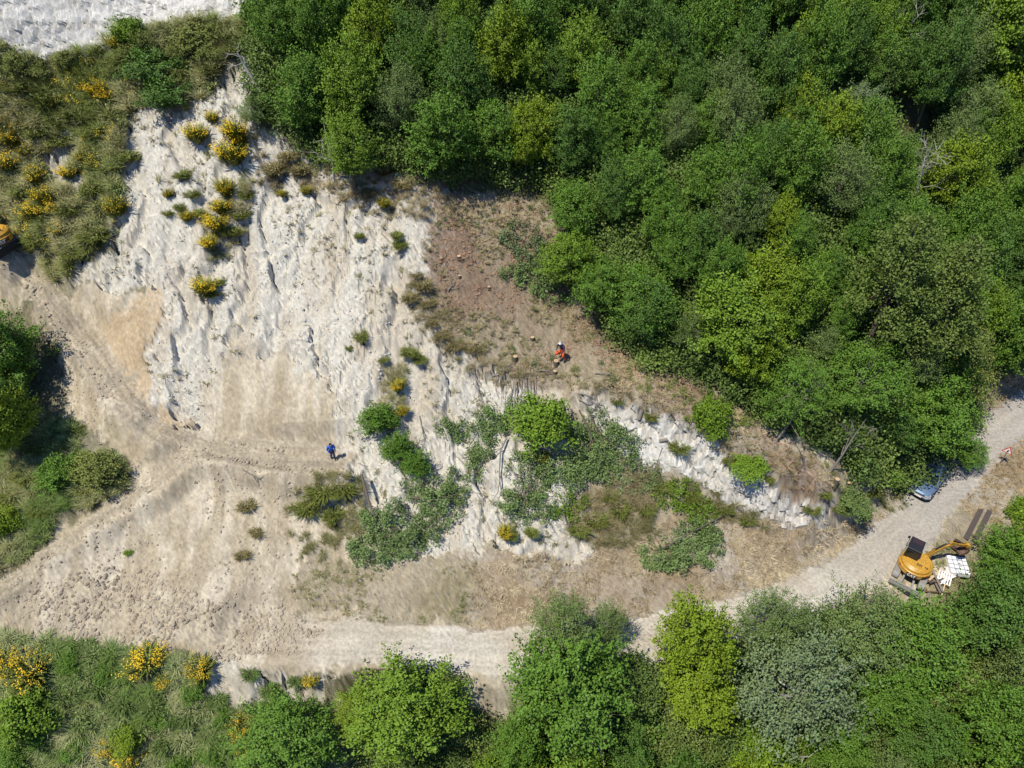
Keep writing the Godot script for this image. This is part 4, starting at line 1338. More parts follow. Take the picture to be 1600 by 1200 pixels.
# x to the person's right, -z ahead
func person(where: Vector3, yaw: float, j: Dictionary, top: Color, legs: Color, skin: Color, boots: Color, head_col: Color, label: String) -> Node3D:
	var o := thing("person", where, yaw, label, "person")
	var b := []
	b.push_back([j.hip, j.waist, 0.155, 0.14, legs])
	b.push_back([j.waist, j.chest, 0.145, 0.165, top])
	b.push_back([j.chest, j.neck, 0.15, 0.085, top])
	b.push_back([j.neck, j.head, 0.06, 0.06, skin])
	b.push_back([j.head, j.head + (j.head - j.neck).normalized() * 0.07, 0.095, 0.085, head_col])
	b.push_back([j.head + j.face * 0.05 - Vector3(0, 0.03, 0), j.head + j.face * 0.075, 0.06, 0.05, skin])
	b.push_back([j.head + j.face * 0.1, j.head + j.face * 0.125 - Vector3(0, 0.01, 0), 0.016, 0.014, skin])
	for s in ["l", "r"]:
		var sd := -1.0 if s == "l" else 1.0
		b.push_back([j.neck - Vector3(0, 0.07, 0), j["sh_" + s], 0.08, 0.075, top])
		b.push_back([j["sh_" + s], j["el_" + s], 0.068, 0.052, top])
		b.push_back([j["el_" + s], j["wr_" + s], 0.052, 0.038, top])
		var hip: Vector3 = j.hip + Vector3(sd * 0.09, -0.04, 0)
		b.push_back([hip, j["kn_" + s], 0.105, 0.072, legs])
		b.push_back([j["kn_" + s], j["an_" + s], 0.072, 0.05, legs])
		b.push_back([j["an_" + s] - Vector3(0, 0.03, 0), j["an_" + s] + j.face * 0.16 - Vector3(0, 0.05, 0), 0.05, 0.04, boots])
	var m := body_mesh(b, 0.024)
	# hands: a palm and five bent fingers each
	for s in ["l", "r"]:
		var w: Vector3 = j["wr_" + s]
		var d: Vector3 = (w - j["el_" + s]).normalized()
		var sd := d.cross(j.face).normalized()
		m.tube([w, w + d * 0.05, w + d * 0.09], [0.03, 0.04, 0.036], 7, skin)
		for q in 4:
			var a: Vector3 = w + d * 0.085 + sd * (q - 1.5) * 0.02
			var l: float = [0.06, 0.075, 0.07, 0.055][q]
			m.tube([a, a + d * l * 0.5, a + d * l * 0.85 + j.face * 0.03, a + d * l * 0.8 + j.face * 0.055], [0.01, 0.0095, 0.009, 0.008], 5, skin)
		m.tube([w + d * 0.03 + j.face * 0.02, w + d * 0.06 + j.face * 0.055, w + d * 0.09 + j.face * 0.06], [0.013, 0.011, 0.009], 5, skin)
	part("body", m.mesh(), M.cloth, o)
	return o

# ---------------------------------------------------------------- machines; x ahead, y up, z to the right
func arc(rad: float, from: float, to: float, n: int, squash := 1.0) -> Array:
	var p := []
	for k in n + 1:
		var t := deg_to_rad(lerpf(from, to, k / float(n)))
		p.push_back(Vector2(cos(t) * rad, sin(t) * rad * squash))
	return p

func lettering(s: String, size: float, parent: Node, xf: Transform3D, m: Material) -> void:
	var t := TextMesh.new()
	var f := SystemFont.new()
	f.font_names = PackedStringArray(["Droid Sans"])
	f.font_weight = 800
	t.font = f
	t.text = s
	t.font_size = 64
	t.pixel_size = size / 46.0
	t.depth = 0.02
	t.curve_step = 4.0
	var o := part("lettering", t, m, parent)
	o.transform = xf

func make_excavator(where: Vector3, yaw: float, label: String, with_blade := true, plate_turn := 0.0) -> Node3D:
	var o := thing("excavator", where, yaw, label, "excavator")
	for s in [-1.0, 1.0]:      # crawler tracks
		var mb := MB.new()
		var prof := []
		for k in 9:
			var t := deg_to_rad(90.0 + 180.0 * k / 8.0)
			prof.push_back(Vector2(-1.15 + cos(t) * 0.3, 0.32 + sin(t) * 0.3))
		for k in 9:
			var t := deg_to_rad(-90.0 + 180.0 * k / 8.0)
			prof.push_back(Vector2(1.15 + cos(t) * 0.3, 0.32 + sin(t) * 0.3))
		var xf := Transform3D(Basis(Vector3(1, 0, 0), Vector3(0, 0, 1), Vector3(0, 1, 0)), Vector3(0, 0, s * 0.93))
		mb.prism(prof, -0.22, 0.22, 0.02, Color.WHITE, xf)
		var track := part("crawler_track", mb.mesh(), M.dusty, o)
		var gr := MB.new()
		for k in 30:
			var x := -1.4 + 2.8 * k / 29.0
			if absf(x) < 1.2:
				gr.box(Vector3(x, 0.635, s * 0.93), Vector3(0.035, 0.035, 0.44), 0.008)
		part("track_pads", gr.mesh(), M.dusty, track)
	var uc := MB.new()
	uc.box(Vector3(0, 0.42, 0), Vector3(1.5, 0.4, 1.4), 0.05)
	uc.tube([Vector3(0, 0.6, 0), Vector3(0, 0.78, 0)], [0.5, 0.5], 20)
	part("undercarriage", uc.mesh(), M.black, o)
	if with_blade:
		var bl := MB.new()          # dozer blade at the back with its two arms
		for k in 5:
			var t := k / 4.0
			bl.box(Vector3(-2.0 - 0.10 * sin(t * PI), 0.06 + 0.09 * k, 0), Vector3(0.06, 0.095, 2.3), 0.01)
		bl.box(Vector3(-1.99, 0.48, 0), Vector3(0.12, 0.06, 2.3), 0.02)
		for s in [-1.0, 1.0]:
			bl.box(Vector3(-1.99, 0.26, s * 1.14), Vector3(0.2, 0.42, 0.04), 0.01)
		var blade := part("dozer_blade", bl.mesh(), M.worn_steel, o)
		var ba := MB.new()
		for s in [-0.42, 0.42]:
			ba.beam(Vector3(-1.95, 0.25, s), Vector3(-0.6, 0.4, s * 0.8), 0.13, 0.15)
		part("blade_arm", ba.mesh(), M.dusty, blade)
	# upper body
	var foot := arc(1.18, 78.0, 282.0, 22)
	foot.push_back(Vector2(0.98, -1.06)); foot.push_back(Vector2(1.08, -0.95)); foot.push_back(Vector2(1.08, 0.5)); foot.push_back(Vector2(0.55, 1.08))
	var hb := MB.new()
	hb.prism(foot, 0.80, 1.50, 0.09, Color.WHITE, Transform3D(), 0.05)
	var house := part("upper_body", hb.mesh(), M.paint, o)
	var cw := MB.new()
	cw.prism(arc(1.225, 96.0, 264.0, 20) + [Vector2(-0.1, -0.7), Vector2(-0.1, 0.7)], 0.74, 1.22, 0.05)
	part("counterweight", cw.mesh(), M.paint, house)
	var hood := MB.new()
	hood.prism(arc(0.98, 100.0, 258.0, 16) + [Vector2(-0.2, -0.9), Vector2(0.2, -0.05), Vector2(0.25, 0.9)], 1.47, 1.58, 0.04, Color.WHITE, Transform3D(), 0.04)
	part("engine_cover", hood.mesh(), M.paint, house)
	var sl := MB.new()
	for k in 4: sl.box(Vector3(-0.35 - 0.07 * k, 1.585, 0.18), Vector3(0.025, 0.02, 0.42), 0.005)
	sl.box(Vector3(-0.42, 1.59, 0.62), Vector3(0.12, 0.03, 0.07), 0.01)
	part("hood_slots", sl.mesh(), M.black, house)
	var ex := MB.new()
	ex.tube([Vector3(-0.5, 1.55, 0.72), Vector3(-0.5, 1.72, 0.72)], [0.04, 0.04], 8)
	part("exhaust", ex.mesh(), M.black, house)
	var vg := MB.new()
	for k in 5: vg.box(Vector3(cos(deg_to_rad(136.0)) * 1.2, 0.86 + 0.05 * k, sin(deg_to_rad(136.0)) * 1.2), Vector3(0.07, 0.03, 0.42), 0.005, Color.WHITE, Basis(Vector3.UP, deg_to_rad(44.0)))
	part("vent_grille", vg.mesh(), M.black, house)
	for s in [-1.0, 1.0]:
		var tl := MB.new()
		var t := deg_to_rad(180.0 + s * 52.0)
		tl.box(Vector3(cos(t) * 1.235, 1.13, sin(t) * 1.235), Vector3(0.05, 0.1, 0.16), 0.01, Color.WHITE, Basis(Vector3.UP, PI - t))
		part("tail_light", tl.mesh(), M.red_lens, house)
	var np := MB.new()
	np.box(Vector3(-1.235, 0.985, 0.0), Vector3(0.05, 0.33, 0.72), 0.01)
	var plate := part("name_plate", np.mesh(), M.black, o)
	lettering("CAT", 0.24, plate, Transform3D(Basis(Vector3.UP, -PI / 2), Vector3(-1.265, 0.985, 0.0)), M.white)
	var tr := MB.new()
	tr.prism([Vector2(-0.075, 0.09), Vector2(0.0, -0.04), Vector2(0.075, 0.09)], 0.0, 0.012, 0.002, Color.WHITE, Transform3D(Basis(Vector3(0, 0, 1), Vector3(-1, 0, 0), Vector3(0, -1, 0)), Vector3(-1.274, 0.985, 0.0)))
	part("triangle_mark", tr.mesh(), M.paint, plate)
	plate.rotation.y = plate_turn
	if not with_blade:
		for c in o.get_children():
			if c.name.begins_with("crawler_track") or c.name == "undercarriage":
				c.rotation.y = -0.75
				c.material_override = M.rubber  # tracks coloured dark to stand for the shadow under the overhanging body
	# cab, left of the boom
	var cb := MB.new()
	cb.box(Vector3(0.42, 1.12, -0.56), Vector3(1.24, 0.75, 0.98), 0.05)
	for x in [-0.16, 1.0]:
		for z in [-1.02, -0.1]:
			cb.beam(Vector3(x, 1.45, z), Vector3(x * 0.9 + 0.02, 2.52, z * 0.95 - 0.02), 0.08, 0.08, Vector3(0, 0, 1))
	cb.beam(Vector3(0.45, 1.45, -0.1), Vector3(0.45, 2.5, -0.13), 0.06, 0.06, Vector3(0, 0, 1))
	var cab := part("cab", cb.mesh(), M.black, o)
	var rf := MB.new()
	rf.box(Vector3(0.42, 2.56, -0.56), Vector3(1.28, 0.13, 0.98), 0.05)
	var roof := part("roof", rf.mesh(), M.black, cab)
	roof.set_meta("label", "black cab roof")
	var ht := MB.new()
	ht.box(Vector3(0.72, 2.635, -0.56), Vector3(0.5, 0.03, 0.7), 0.01)
	part("roof_hatch", ht.mesh(), M.hatch, cab)
	var gl := [[Vector3(-0.19, 2.0, -0.56), Vector3(0.02, 0.92, 0.84)], [Vector3(1.03, 1.95, -0.56), Vector3(0.02, 1.0, 0.84)], [Vector3(0.42, 2.0, -1.045), Vector3(1.06, 0.95, 0.02)], [Vector3(0.42, 2.0, -0.085), Vector3(1.06, 0.95, 0.02)]]
	for g in gl:
		var w := MB.new()
		w.box(g[0], g[1], 0.004)
		part("window", w.mesh(), M.dark_glass, cab)
	var seat := MB.new()
	seat.box(Vector3(0.3, 1.6, -0.56), Vector3(0.5, 0.2, 0.5), 0.05)
	seat.box(Vector3(0.05, 1.95, -0.56), Vector3(0.15, 0.6, 0.48), 0.05)
	part("seat", seat.mesh(), M.black, cab)
	var hr := MB.new()
	hr.tube([Vector3(0.95, 1.5, -1.1), Vector3(0.95, 2.3, -1.12), Vector3(0.7, 2.42, -1.1)], [0.018, 0.018, 0.018], 6)
	hr.box(Vector3(1.05, 2.35, -1.2), Vector3(0.06, 0.26, 0.16), 0.02)
	part("mirror", hr.mesh(), M.black, cab)
	# swing post, boom, stick, bucket, in the plane of the boom
	var bd := Vector3(0.67, 0, 0.74) if with_blade else Vector3(0.97, 0, -0.24)
	var b0 := Vector3(1.02, 0.95, 0.36)
	var B := func(x: float, y: float) -> Vector3: return b0 + bd * x + Vector3(0, y - 0.95, 0)
	var up := Vector3(-bd.z, 0, bd.x)
	var sw := MB.new()
	sw.tube([b0 + Vector3(0, -0.38, 0), b0 + Vector3(0, 0.28, 0)], [0.26, 0.22], 14)
	part("swing_post", sw.mesh(), M.black, o)
	var bm := MB.new()
	for s in [[0.08, 1.0, 0.62, 1.85, 0.30, 0.26], [0.58, 1.80, 1.1, 2.38, 0.27, 0.25], [1.06, 2.36, 1.62, 2.55, 0.22, 0.22]]:
		bm.beam(B.call(s[0], s[1]), B.call(s[2], s[3]), s[5], s[4], Vector3.UP)
	for s in [-0.13, 0.13]:
		bm.beam(B.call(0.0, 0.85) + up * s, B.call(0.25, 1.3) + up * s, 0.05, 0.3)
	var boom := part("boom", bm.mesh(), M.paint, o)
	var cy := MB.new()
	cy.tube([B.call(0.28, 0.9), B.call(0.65, 1.5)], [0.06, 0.06], 9)
	cy.tube([B.call(0.55, 2.02), B.call(1.15, 2.66)], [0.055, 0.055], 9)
	part("hydraulic_cylinder", cy.mesh(), M.black, boom)
	var rd := MB.new()
	rd.tube([B.call(0.65, 1.5), B.call(0.82, 1.8)], [0.03, 0.03], 8)
	rd.tube([B.call(1.15, 2.66), B.call(1.5, 2.78)], [0.03, 0.03], 8)
	part("piston_rod", rd.mesh(), M.chrome, boom)
	var hs := MB.new()
	for s in [-0.06, 0.06]:
		hs.tube([B.call(0.05, 1.25) + up * s, B.call(0.45, 1.95) + up * s, B.call(1.0, 2.55) + up * s], [0.02, 0.02, 0.02], 6)
	part("hose", hs.mesh(), M.black, boom)
	var stm := MB.new()
	stm.beam(B.call(1.42, 2.78), B.call(1.95, 2.58), 0.2, 0.26)
	stm.beam(B.call(1.85, 2.6), B.call(3.0, 2.22), 0.18, 0.2)
	var stk := part("stick", stm.mesh(), M.paint, o)
	var sc := MB.new()
	sc.tube([B.call(1.6, 2.95), B.call(2.25, 2.68)], [0.05, 0.05], 9)
	part("hydraulic_cylinder", sc.mesh(), M.black, stk)
	var sr := MB.new()
	sr.tube([B.call(2.25, 2.68), B.call(2.75, 2.45)], [0.028, 0.028], 8)
	part("piston_rod", sr.mesh(), M.chrome, stk)
	var lk := MB.new()
	for s in [-0.11, 0.11]:
		lk.beam(B.call(2.72, 2.47) + up * s, B.call(3.1, 2.28) + up * s, 0.03, 0.09)
		lk.beam(B.call(2.95, 2.3) + up * s, B.call(3.12, 1.95) + up * s, 0.03, 0.14)
	lk.box(B.call(3.05, 2.2), Vector3(0.26, 0.3, 0.3), 0.04, Color.WHITE, Basis(bd, Vector3.UP, up))
	part("bucket_linkage", lk.mesh(), M.paint, stk)
	var bk := MB.new()
	var prof := [[3.16, 2.0], [3.2, 1.75], [3.1, 1.5], [2.85, 1.38], [2.6, 1.45]]
	for k in 4:
		bk.beam(B.call(prof[k][0], prof[k][1]), B.call(prof[k + 1][0], prof[k + 1][1]), 0.62, 0.04, Vector3(bd.x, 0.5, bd.z))
	for s in [-0.31, 0.31]:
		var c: Vector3 = B.call(2.88, 1.72) + up * s
		for k in 4: bk.tri(c, B.call(prof[k][0], prof[k][1]) + up * s, B.call(prof[k + 1][0], prof[k + 1][1]) + up * s)
	for k in 5: bk.box(B.call(2.55, 1.47) + up * (k - 2) * 0.14, Vector3(0.14, 0.04, 0.06), 0.01, Color.WHITE, Basis(bd, Vector3.UP, up))
	part("bucket", bk.mesh(), M.rust, o)
	return o

func make_car(where: Vector3, yaw: float, label: String) -> Node3D:
	var o := thing("car", where, yaw, label, "car")
	# [x, half width, top of the body] from tail to nose
	var st := [[-2.12, 0.70, 0.86], [-2.05, 0.82, 0.98], [-1.6, 0.89, 1.0], [-0.8, 0.91, 1.0], [0.3, 0.91, 1.0], [0.85, 0.90, 1.0], [1.3, 0.89, 0.95], [1.75, 0.85, 0.86], [2.0, 0.76, 0.76], [2.12, 0.62, 0.64]]
	var mb := MB.new()
	var rows := []
	for s in st:
		var w: float = s[1]
		var h: float = s[2]
		var row := []
		for p in [[-0.80, 0.24], [-0.97, 0.36], [-1.0, 0.58], [-0.97, h - 0.1], [-0.86, h - 0.02], [-0.45, h + 0.025], [0.0, h + 0.035], [0.45, h + 0.025], [0.86, h - 0.02], [0.97, h - 0.1], [1.0, 0.58], [0.97, 0.36], [0.80, 0.24]]:
			row.push_back(Vector3(s[0], minf(p[1], h + 0.04), p[0] * w))
		rows.push_back(row)
	for k in rows.size() - 1:
		for q in 12:
			mb.quad(rows[k][q], rows[k][q + 1], rows[k + 1][q + 1], rows[k + 1][q])
	for e in [0, rows.size() - 1]:
		var c := Vector3(st[e][0], 0.5, 0)
		for q in 12:
			if e == 0: mb.tri(c, rows[e][q + 1], rows[e][q])
			else: mb.tri(c, rows[e][q], rows[e][q + 1])
	var body := part("body", mb.mesh(), M.car_paint, o)
	# cabin
	var cab := [[-1.98, 0.70, 1.0, 0.72], [-1.72, 0.60, 1.46, 0.66], [-1.0, 0.60, 1.53, 0.68], [-0.1, 0.60, 1.52, 0.68], [0.25, 0.58, 1.46, 0.66], [1.02, 0.72, 0.99, 0.74]]
	var roof := MB.new()
	for k in range(1, 4):
		var a: Array = cab[k]
		var b: Array = cab[k + 1]
		for q in 4:
			var z0 := lerpf(-1, 1, q / 4.0)
			var z1 := lerpf(-1, 1, (q + 1) / 4.0)
			roof.quad(Vector3(a[0], a[2] - 0.05 * z0 * z0, z0 * a[1]), Vector3(a[0], a[2] - 0.05 * z1 * z1, z1 * a[1]), Vector3(b[0], b[2] - 0.05 * z1 * z1, z1 * b[1]), Vector3(b[0], b[2] - 0.05 * z0 * z0, z0 * b[1]))
	part("roof", roof.mesh(), M.car_paint, o)
	var ws := MB.new()
	for q in 4:
		var z0 := lerpf(-1, 1, q / 4.0)
		var z1 := lerpf(-1, 1, (q + 1) / 4.0)
		ws.quad(Vector3(0.25, 1.46 - 0.05 * z0 * z0, z0 * 0.57), Vector3(0.25, 1.46 - 0.05 * z1 * z1, z1 * 0.57), Vector3(1.06 - 0.14 * z1 * z1, 1.0, z1 * 0.73), Vector3(1.06 - 0.14 * z0 * z0, 1.0, z0 * 0.73))
	part("windscreen", ws.mesh(), M.car_glass, o)
	var rw := MB.new()
	rw.quad(Vector3(-1.98, 0.99, -0.7), Vector3(-1.98, 0.99, 0.7), Vector3(-1.72, 1.42, 0.6), Vector3(-1.72, 1.42, -0.6))
	part("rear_window", rw.mesh(), M.car_glass, o)
	for s in [-1.0, 1.0]:
		for g in [[-1.9, -1.0], [-0.95, -0.05], [0.0, 0.85]]:
			var sw := MB.new()
			var x0: float = g[0]
			var x1: float = g[1]
			var t0 := maxf(x0, -1.72)
			var t1 := minf(x1, 0.22)
			sw.quad(Vector3(x0, 1.0, s * 0.8), Vector3(x1, 1.0, s * 0.8), Vector3(t1, 1.41, s * 0.61), Vector3(t0, 1.42, s * 0.61))
			part("side_window", sw.mesh(), M.car_glass, o)
		var pl := MB.new()
		for x in [[-1.95, -1.73], [-0.98, -0.96], [-0.03, -0.03], [0.92, 0.25]]:
			pl.beam(Vector3(x[0], 0.98, s * 0.8), Vector3(x[1], 1.45, s * 0.6), 0.05, 0.04, Vector3(1, 0, 0))
		part("window_pillar", pl.mesh(), M.car_paint, o)
		var mi := MB.new()
		mi.box(Vector3(0.72, 1.03, s * 0.98), Vector3(0.12, 0.15, 0.2), 0.03)
		part("wing_mirror", mi.mesh(), M.black, o)
		var hl := MB.new()
		hl.quad(Vector3(1.80, 0.80, s * 0.78), Vector3(2.02, 0.70, s * 0.70), Vector3(2.06, 0.61, s * 0.72), Vector3(1.84, 0.64, s * 0.865))
		hl.quad(Vector3(2.02, 0.70, s * 0.70), Vector3(2.12, 0.68, s * 0.48), Vector3(2.145, 0.60, s * 0.48), Vector3(2.06, 0.61, s * 0.72))
		part("headlight", hl.mesh(), M.lens, o)
		for x in [-1.3, 1.32]:
			var ty := MB.new()
			ty.tube([Vector3(x, 0.33, s * 0.70), Vector3(x, 0.33, s * 0.92)], [0.33, 0.33], 20)
			var wheel := part("wheel", ty.mesh(), M.rubber, o)
			var rim := MB.new()
			rim.tube([Vector3(x, 0.33, s * 0.90), Vector3(x, 0.33, s * 0.932)], [0.21, 0.2], 14)
			part("rim", rim.mesh(), M.chrome, wheel)
	var gr := MB.new()
	gr.box(Vector3(2.12, 0.62, 0), Vector3(0.05, 0.1, 0.95), 0.01)
	gr.box(Vector3(2.06, 0.33, 0), Vector3(0.14, 0.16, 1.3), 0.03)
	part("grille", gr.mesh(), M.black, o)
	var bp := MB.new()
	bp.box(Vector3(2.1, 0.49, 0), Vector3(0.12, 0.1, 1.36), 0.03)
	for s in [-1.0, 1.0]: bp.beam(Vector3(2.1, 0.49, s * 0.66), Vector3(1.85, 0.49, s * 0.88), 0.1, 0.1)
	part("bumper", bp.mesh(), M.bright, o)
	var pt := MB.new()
	pt.box(Vector3(2.165, 0.40, -0.05), Vector3(0.015, 0.11, 0.5), 0.003)
	part("number_plate", pt.mesh(), M.white, o)
	return o

func heading(fx: float, fz: float) -> float:
	return atan2(-fz, fx)

func objects() -> void:
	M.cutwood = mat(Color(0.55, 0.40, 0.24), 0.8)
	M.cloth = mat(Color.WHITE, 0.8)
	M.black = mat(Color(0.018, 0.018, 0.02), 0.45)
	M.paint = mat(Color(0.62, 0.34, 0.045), 0.4)
	M.paint.albedo_texture = noise_tex(0.02, 0.72, 1.06, FastNoiseLite.TYPE_SIMPLEX_SMOOTH, 24)
	M.paint.uv1_triplanar = true
	M.paint.uv1_scale = Vector3.ONE * 0.6
	M.dusty = mat(Color(0.26, 0.25, 0.235), 0.85)
	M.worn_steel = mat(Color(0.30, 0.29, 0.27), 0.6, 0.3)
	M.rust = mat(Color(0.13, 0.08, 0.055), 0.8)
	M.chrome = mat(Color(0.6, 0.6, 0.62), 0.25, 1.0)
	M.white = mat(Color(0.78, 0.78, 0.77), 0.6)
	M.bright = mat(Color(0.62, 0.64, 0.66), 0.25, 0.6)
	M.red_lens = mat(Color(0.28, 0.015, 0.01), 0.3)
	M.hatch = mat(Color(0.045, 0.026, 0.024), 0.3)
	M.dark_glass = mat(Color(0.012, 0.016, 0.016), 0.08)
	M.car_paint = mat(Color(0.17, 0.25, 0.36), 0.28, 0.5)
	M.car_glass = mat(Color(0.012, 0.018, 0.026), 0.06)
	M.lens = mat(Color(0.55, 0.6, 0.64), 0.12, 0.3)
	M.rubber = mat(Color(0.02, 0.02, 0.02), 0.9)
	M.sign_red = mat(Color(0.62, 0.035, 0.03), 0.45)
	M.steel = mat(Color(0.38, 0.38, 0.38), 0.5, 0.7)
	M.plank = mat(Color(0.075, 0.06, 0.055), 0.8)
	M.wrap = mat(Color(0.80, 0.81, 0.84), 0.35)
	M.band = mat(Color(0.33, 0.34, 0.36), 0.6)
	M.clod = ground_mat(M.soil.albedo_texture, M.soil.heightmap_texture, 1.5, 2.0)
	var r := RandomNumberGenerator.new()
	r.seed = 99
	# --- machines
	var p := ground_y(at(1423, 893))
	var e1 := make_excavator(p, heading(0.6, -0.8), "yellow midi excavator parked on the dirt road with its black cab and boom reaching right")
	e1.scale = Vector3.ONE * 0.93
	p = at(-3, 398, 1.1)
	var q := p + Vector3(-0.45, 0, -0.89) * 1.42
	q = ground_y(q)
	q.y = maxf(q.y, ground_y(p).y)
	var e2 := make_excavator(q, heading(-0.45, -0.89), "yellow excavator at the left edge, only its rear with a black name plate in view", false, 0.42)
	e2.scale = Vector3.ONE * 1.05
	p = ground_y(at(1447, 755))
	make_car(p, heading(-0.7, 0.71), "blue-silver car parked on the dirt road in the shade of an overhanging tree")
	# --- people
	p = ground_y(at(521, 717))
	var j := {"hip": Vector3(0, 0.93, 0), "waist": Vector3(0, 1.12, -0.02), "chest": Vector3(0, 1.3, -0.05), "neck": Vector3(0, 1.5, -0.08), "head": Vector3(0, 1.63, -0.1), "face": Vector3(0, 0, -1),
		"sh_l": Vector3(-0.2, 1.42, -0.06), "el_l": Vector3(-0.27, 1.15, 0.02), "wr_l": Vector3(-0.24, 0.95, -0.12), "sh_r": Vector3(0.2, 1.42, -0.06), "el_r": Vector3(0.27, 1.16, -0.02), "wr_r": Vector3(0.22, 1.0, -0.2),
		"kn_l": Vector3(-0.1, 0.5, -0.12), "an_l": Vector3(-0.1, 0.09, -0.05), "kn_r": Vector3(0.1, 0.49, 0.02), "an_r": Vector3(0.1, 0.1, 0.2)}
	var w := person(p, heading(0.3, 0.6) - PI / 2, j, Color(0.02, 0.11, 0.52), Color(0.045, 0.055, 0.12), Color(0.42, 0.27, 0.2), Color(0.05, 0.04, 0.035), Color(0.03, 0.022, 0.018), "person in a bright blue jacket and dark trousers walking on the upper track's end")
	p = ground_y(at(878, 561))
	j = {"hip": Vector3(0, 0.86, 0), "waist": Vector3(0, 1.05, -0.04), "chest": Vector3(0, 1.23, -0.1), "neck": Vector3(0, 1.43, -0.17), "head": Vector3(0, 1.56, -0.22), "face": Vector3(0, -0.3, -0.95),
		"sh_l": Vector3(-0.21, 1.35, -0.13), "el_l": Vector3(-0.34, 1.1, -0.2), "wr_l": Vector3(-0.3, 0.88, -0.42), "sh_r": Vector3(0.21, 1.35, -0.13), "el_r": Vector3(0.36, 1.1, -0.16), "wr_r": Vector3(0.22, 0.9, -0.4),
		"kn_l": Vector3(-0.24, 0.46, -0.14), "an_l": Vector3(-0.34, 0.09, 0.02), "kn_r": Vector3(0.2, 0.46, -0.1), "an_r": Vector3(0.26, 0.09, 0.05)}
	var orange := Color(0.75, 0.11, 0.02)
	w = person(p, heading(-0.75, 0.66) - PI / 2, j, Color(0.02, 0.024, 0.06), orange, Color(0.42, 0.27, 0.2), Color(0.05, 0.04, 0.035), Color(0.8, 0.8, 0.8), "worker in a white helmet, navy jacket and orange trousers beside a fresh stump")
	var hm := MB.new()
	hm.tube([j.head + Vector3(0, 0.04, -0.01), j.head + Vector3(0, 0.1, 0), j.head + Vector3(0, 0.16, 0.01), j.head + Vector3(0, 0.185, 0.01)], [0.15, 0.135, 0.09, 0.02], 14)
	hm.box(j.head + Vector3(0, 0.045, -0.13), Vector3(0.2, 0.02, 0.12), 0.008)
	part("helmet", hm.mesh(), M.white, w)
	var cf := MB.new()
	for s in [-1.0, 1.0]:
		cf.tube([Vector3(s * 0.1, 0.9, 0.1), Vector3(s * 0.13, 1.2, 0.06), Vector3(s * 0.12, 1.4, -0.03)], [0.03, 0.03, 0.03], 6)
	part("brace", cf.mesh(), mat(orange, 0.8), w)
	var saw := thing("chainsaw", p + w.basis * Vector3(-0.05, 0.82, -0.48), w.rotation.y, "orange chainsaw held in the worker's hands", "chainsaw")
	var sb := MB.new()
	sb.box(Vector3(0.05, 0, 0), Vector3(0.2, 0.2, 0.4), 0.03)
	part("engine_housing", sb.mesh(), mat(orange, 0.5), saw)
	sb = MB.new()
	sb.box(Vector3(0, 0, -0.42), Vector3(0.02, 0.08, 0.5), 0.008)
	part("guide_bar", sb.mesh(), M.steel, saw)
	sb = MB.new()
	sb.tube([Vector3(-0.08, 0.08, -0.08), Vector3(-0.1, 0.17, -0.05), Vector3(0.1, 0.18, -0.05), Vector3(0.14, 0.05, -0.08)], [0.014, 0.014, 0.014, 0.014], 6)
	sb.tube([Vector3(0.05, 0.05, 0.2), Vector3(0.05, 0.06, 0.34), Vector3(0.05, -0.06, 0.32), Vector3(0.05, -0.08, 0.18)], [0.016, 0.016, 0.016, 0.016], 6)
	part("handle", sb.mesh(), M.black, saw)
	# --- signs and stores at the road
	p = ground_y(at(1561, 725))
	var sg := thing("warning_sign", p, heading(0.7, 0.71), "triangular road sign with red border on a thin post in the straw", "road sign")
	var mb := MB.new()
	mb.tube([Vector3(0, -0.4, -0.03), Vector3(0, 2.0, -0.03)], [0.03, 0.03], 8)
	mb.tube([Vector3(0.02, 1.15, -0.03), Vector3(0.55, 0.0, -0.4)], [0.015, 0.015], 6)
	part("post", mb.mesh(), M.steel, sg)
	var face := Transform3D(Basis(Vector3(1, 0, 0), Vector3(0, 0, 1), Vector3(0, -1, 0)), Vector3(0, 1.6, 0))
	for t in [[0.47, 0.0, 0.02, M.sign_red, "red_border"], [0.34, 0.021, 0.025, M.white, "white_field"]]:
		mb = MB.new()
		mb.prism([Vector2(-0.866, 0.5) * t[0], Vector2(0, -1.0) * t[0], Vector2(0.866, 0.5) * t[0]], t[1], t[2], 0.002, Color.WHITE, face)
		part(t[4], mb.mesh(), t[3], sg)
	mb = MB.new()
	mb.prism([Vector2(-0.06, 0.13), Vector2(-0.05, -0.02), Vector2(0.02, -0.14), Vector2(0.07, -0.1), Vector2(0.05, 0.13)], 0.026, 0.03, 0.002, Color.WHITE, face)
	part("black_symbol", mb.mesh(), M.black, sg)
	p = ground_y(at(1477, 727))
	var rs := thing("round_sign", p, heading(0.9, 0.43), "small round red sign on a post behind the parked car", "road sign")
	mb = MB.new()
	mb.tube([Vector3(0, -0.3, -0.03), Vector3(0, 1.0, -0.03)], [0.025, 0.025], 8)
	part("post", mb.mesh(), M.steel, rs)
	mb = MB.new()
	mb.tube([Vector3(0, 0.95, 0), Vector3(0, 0.95, 0.02)], [0.2, 0.2], 20)
	part("disc", mb.mesh(), M.sign_red, rs)
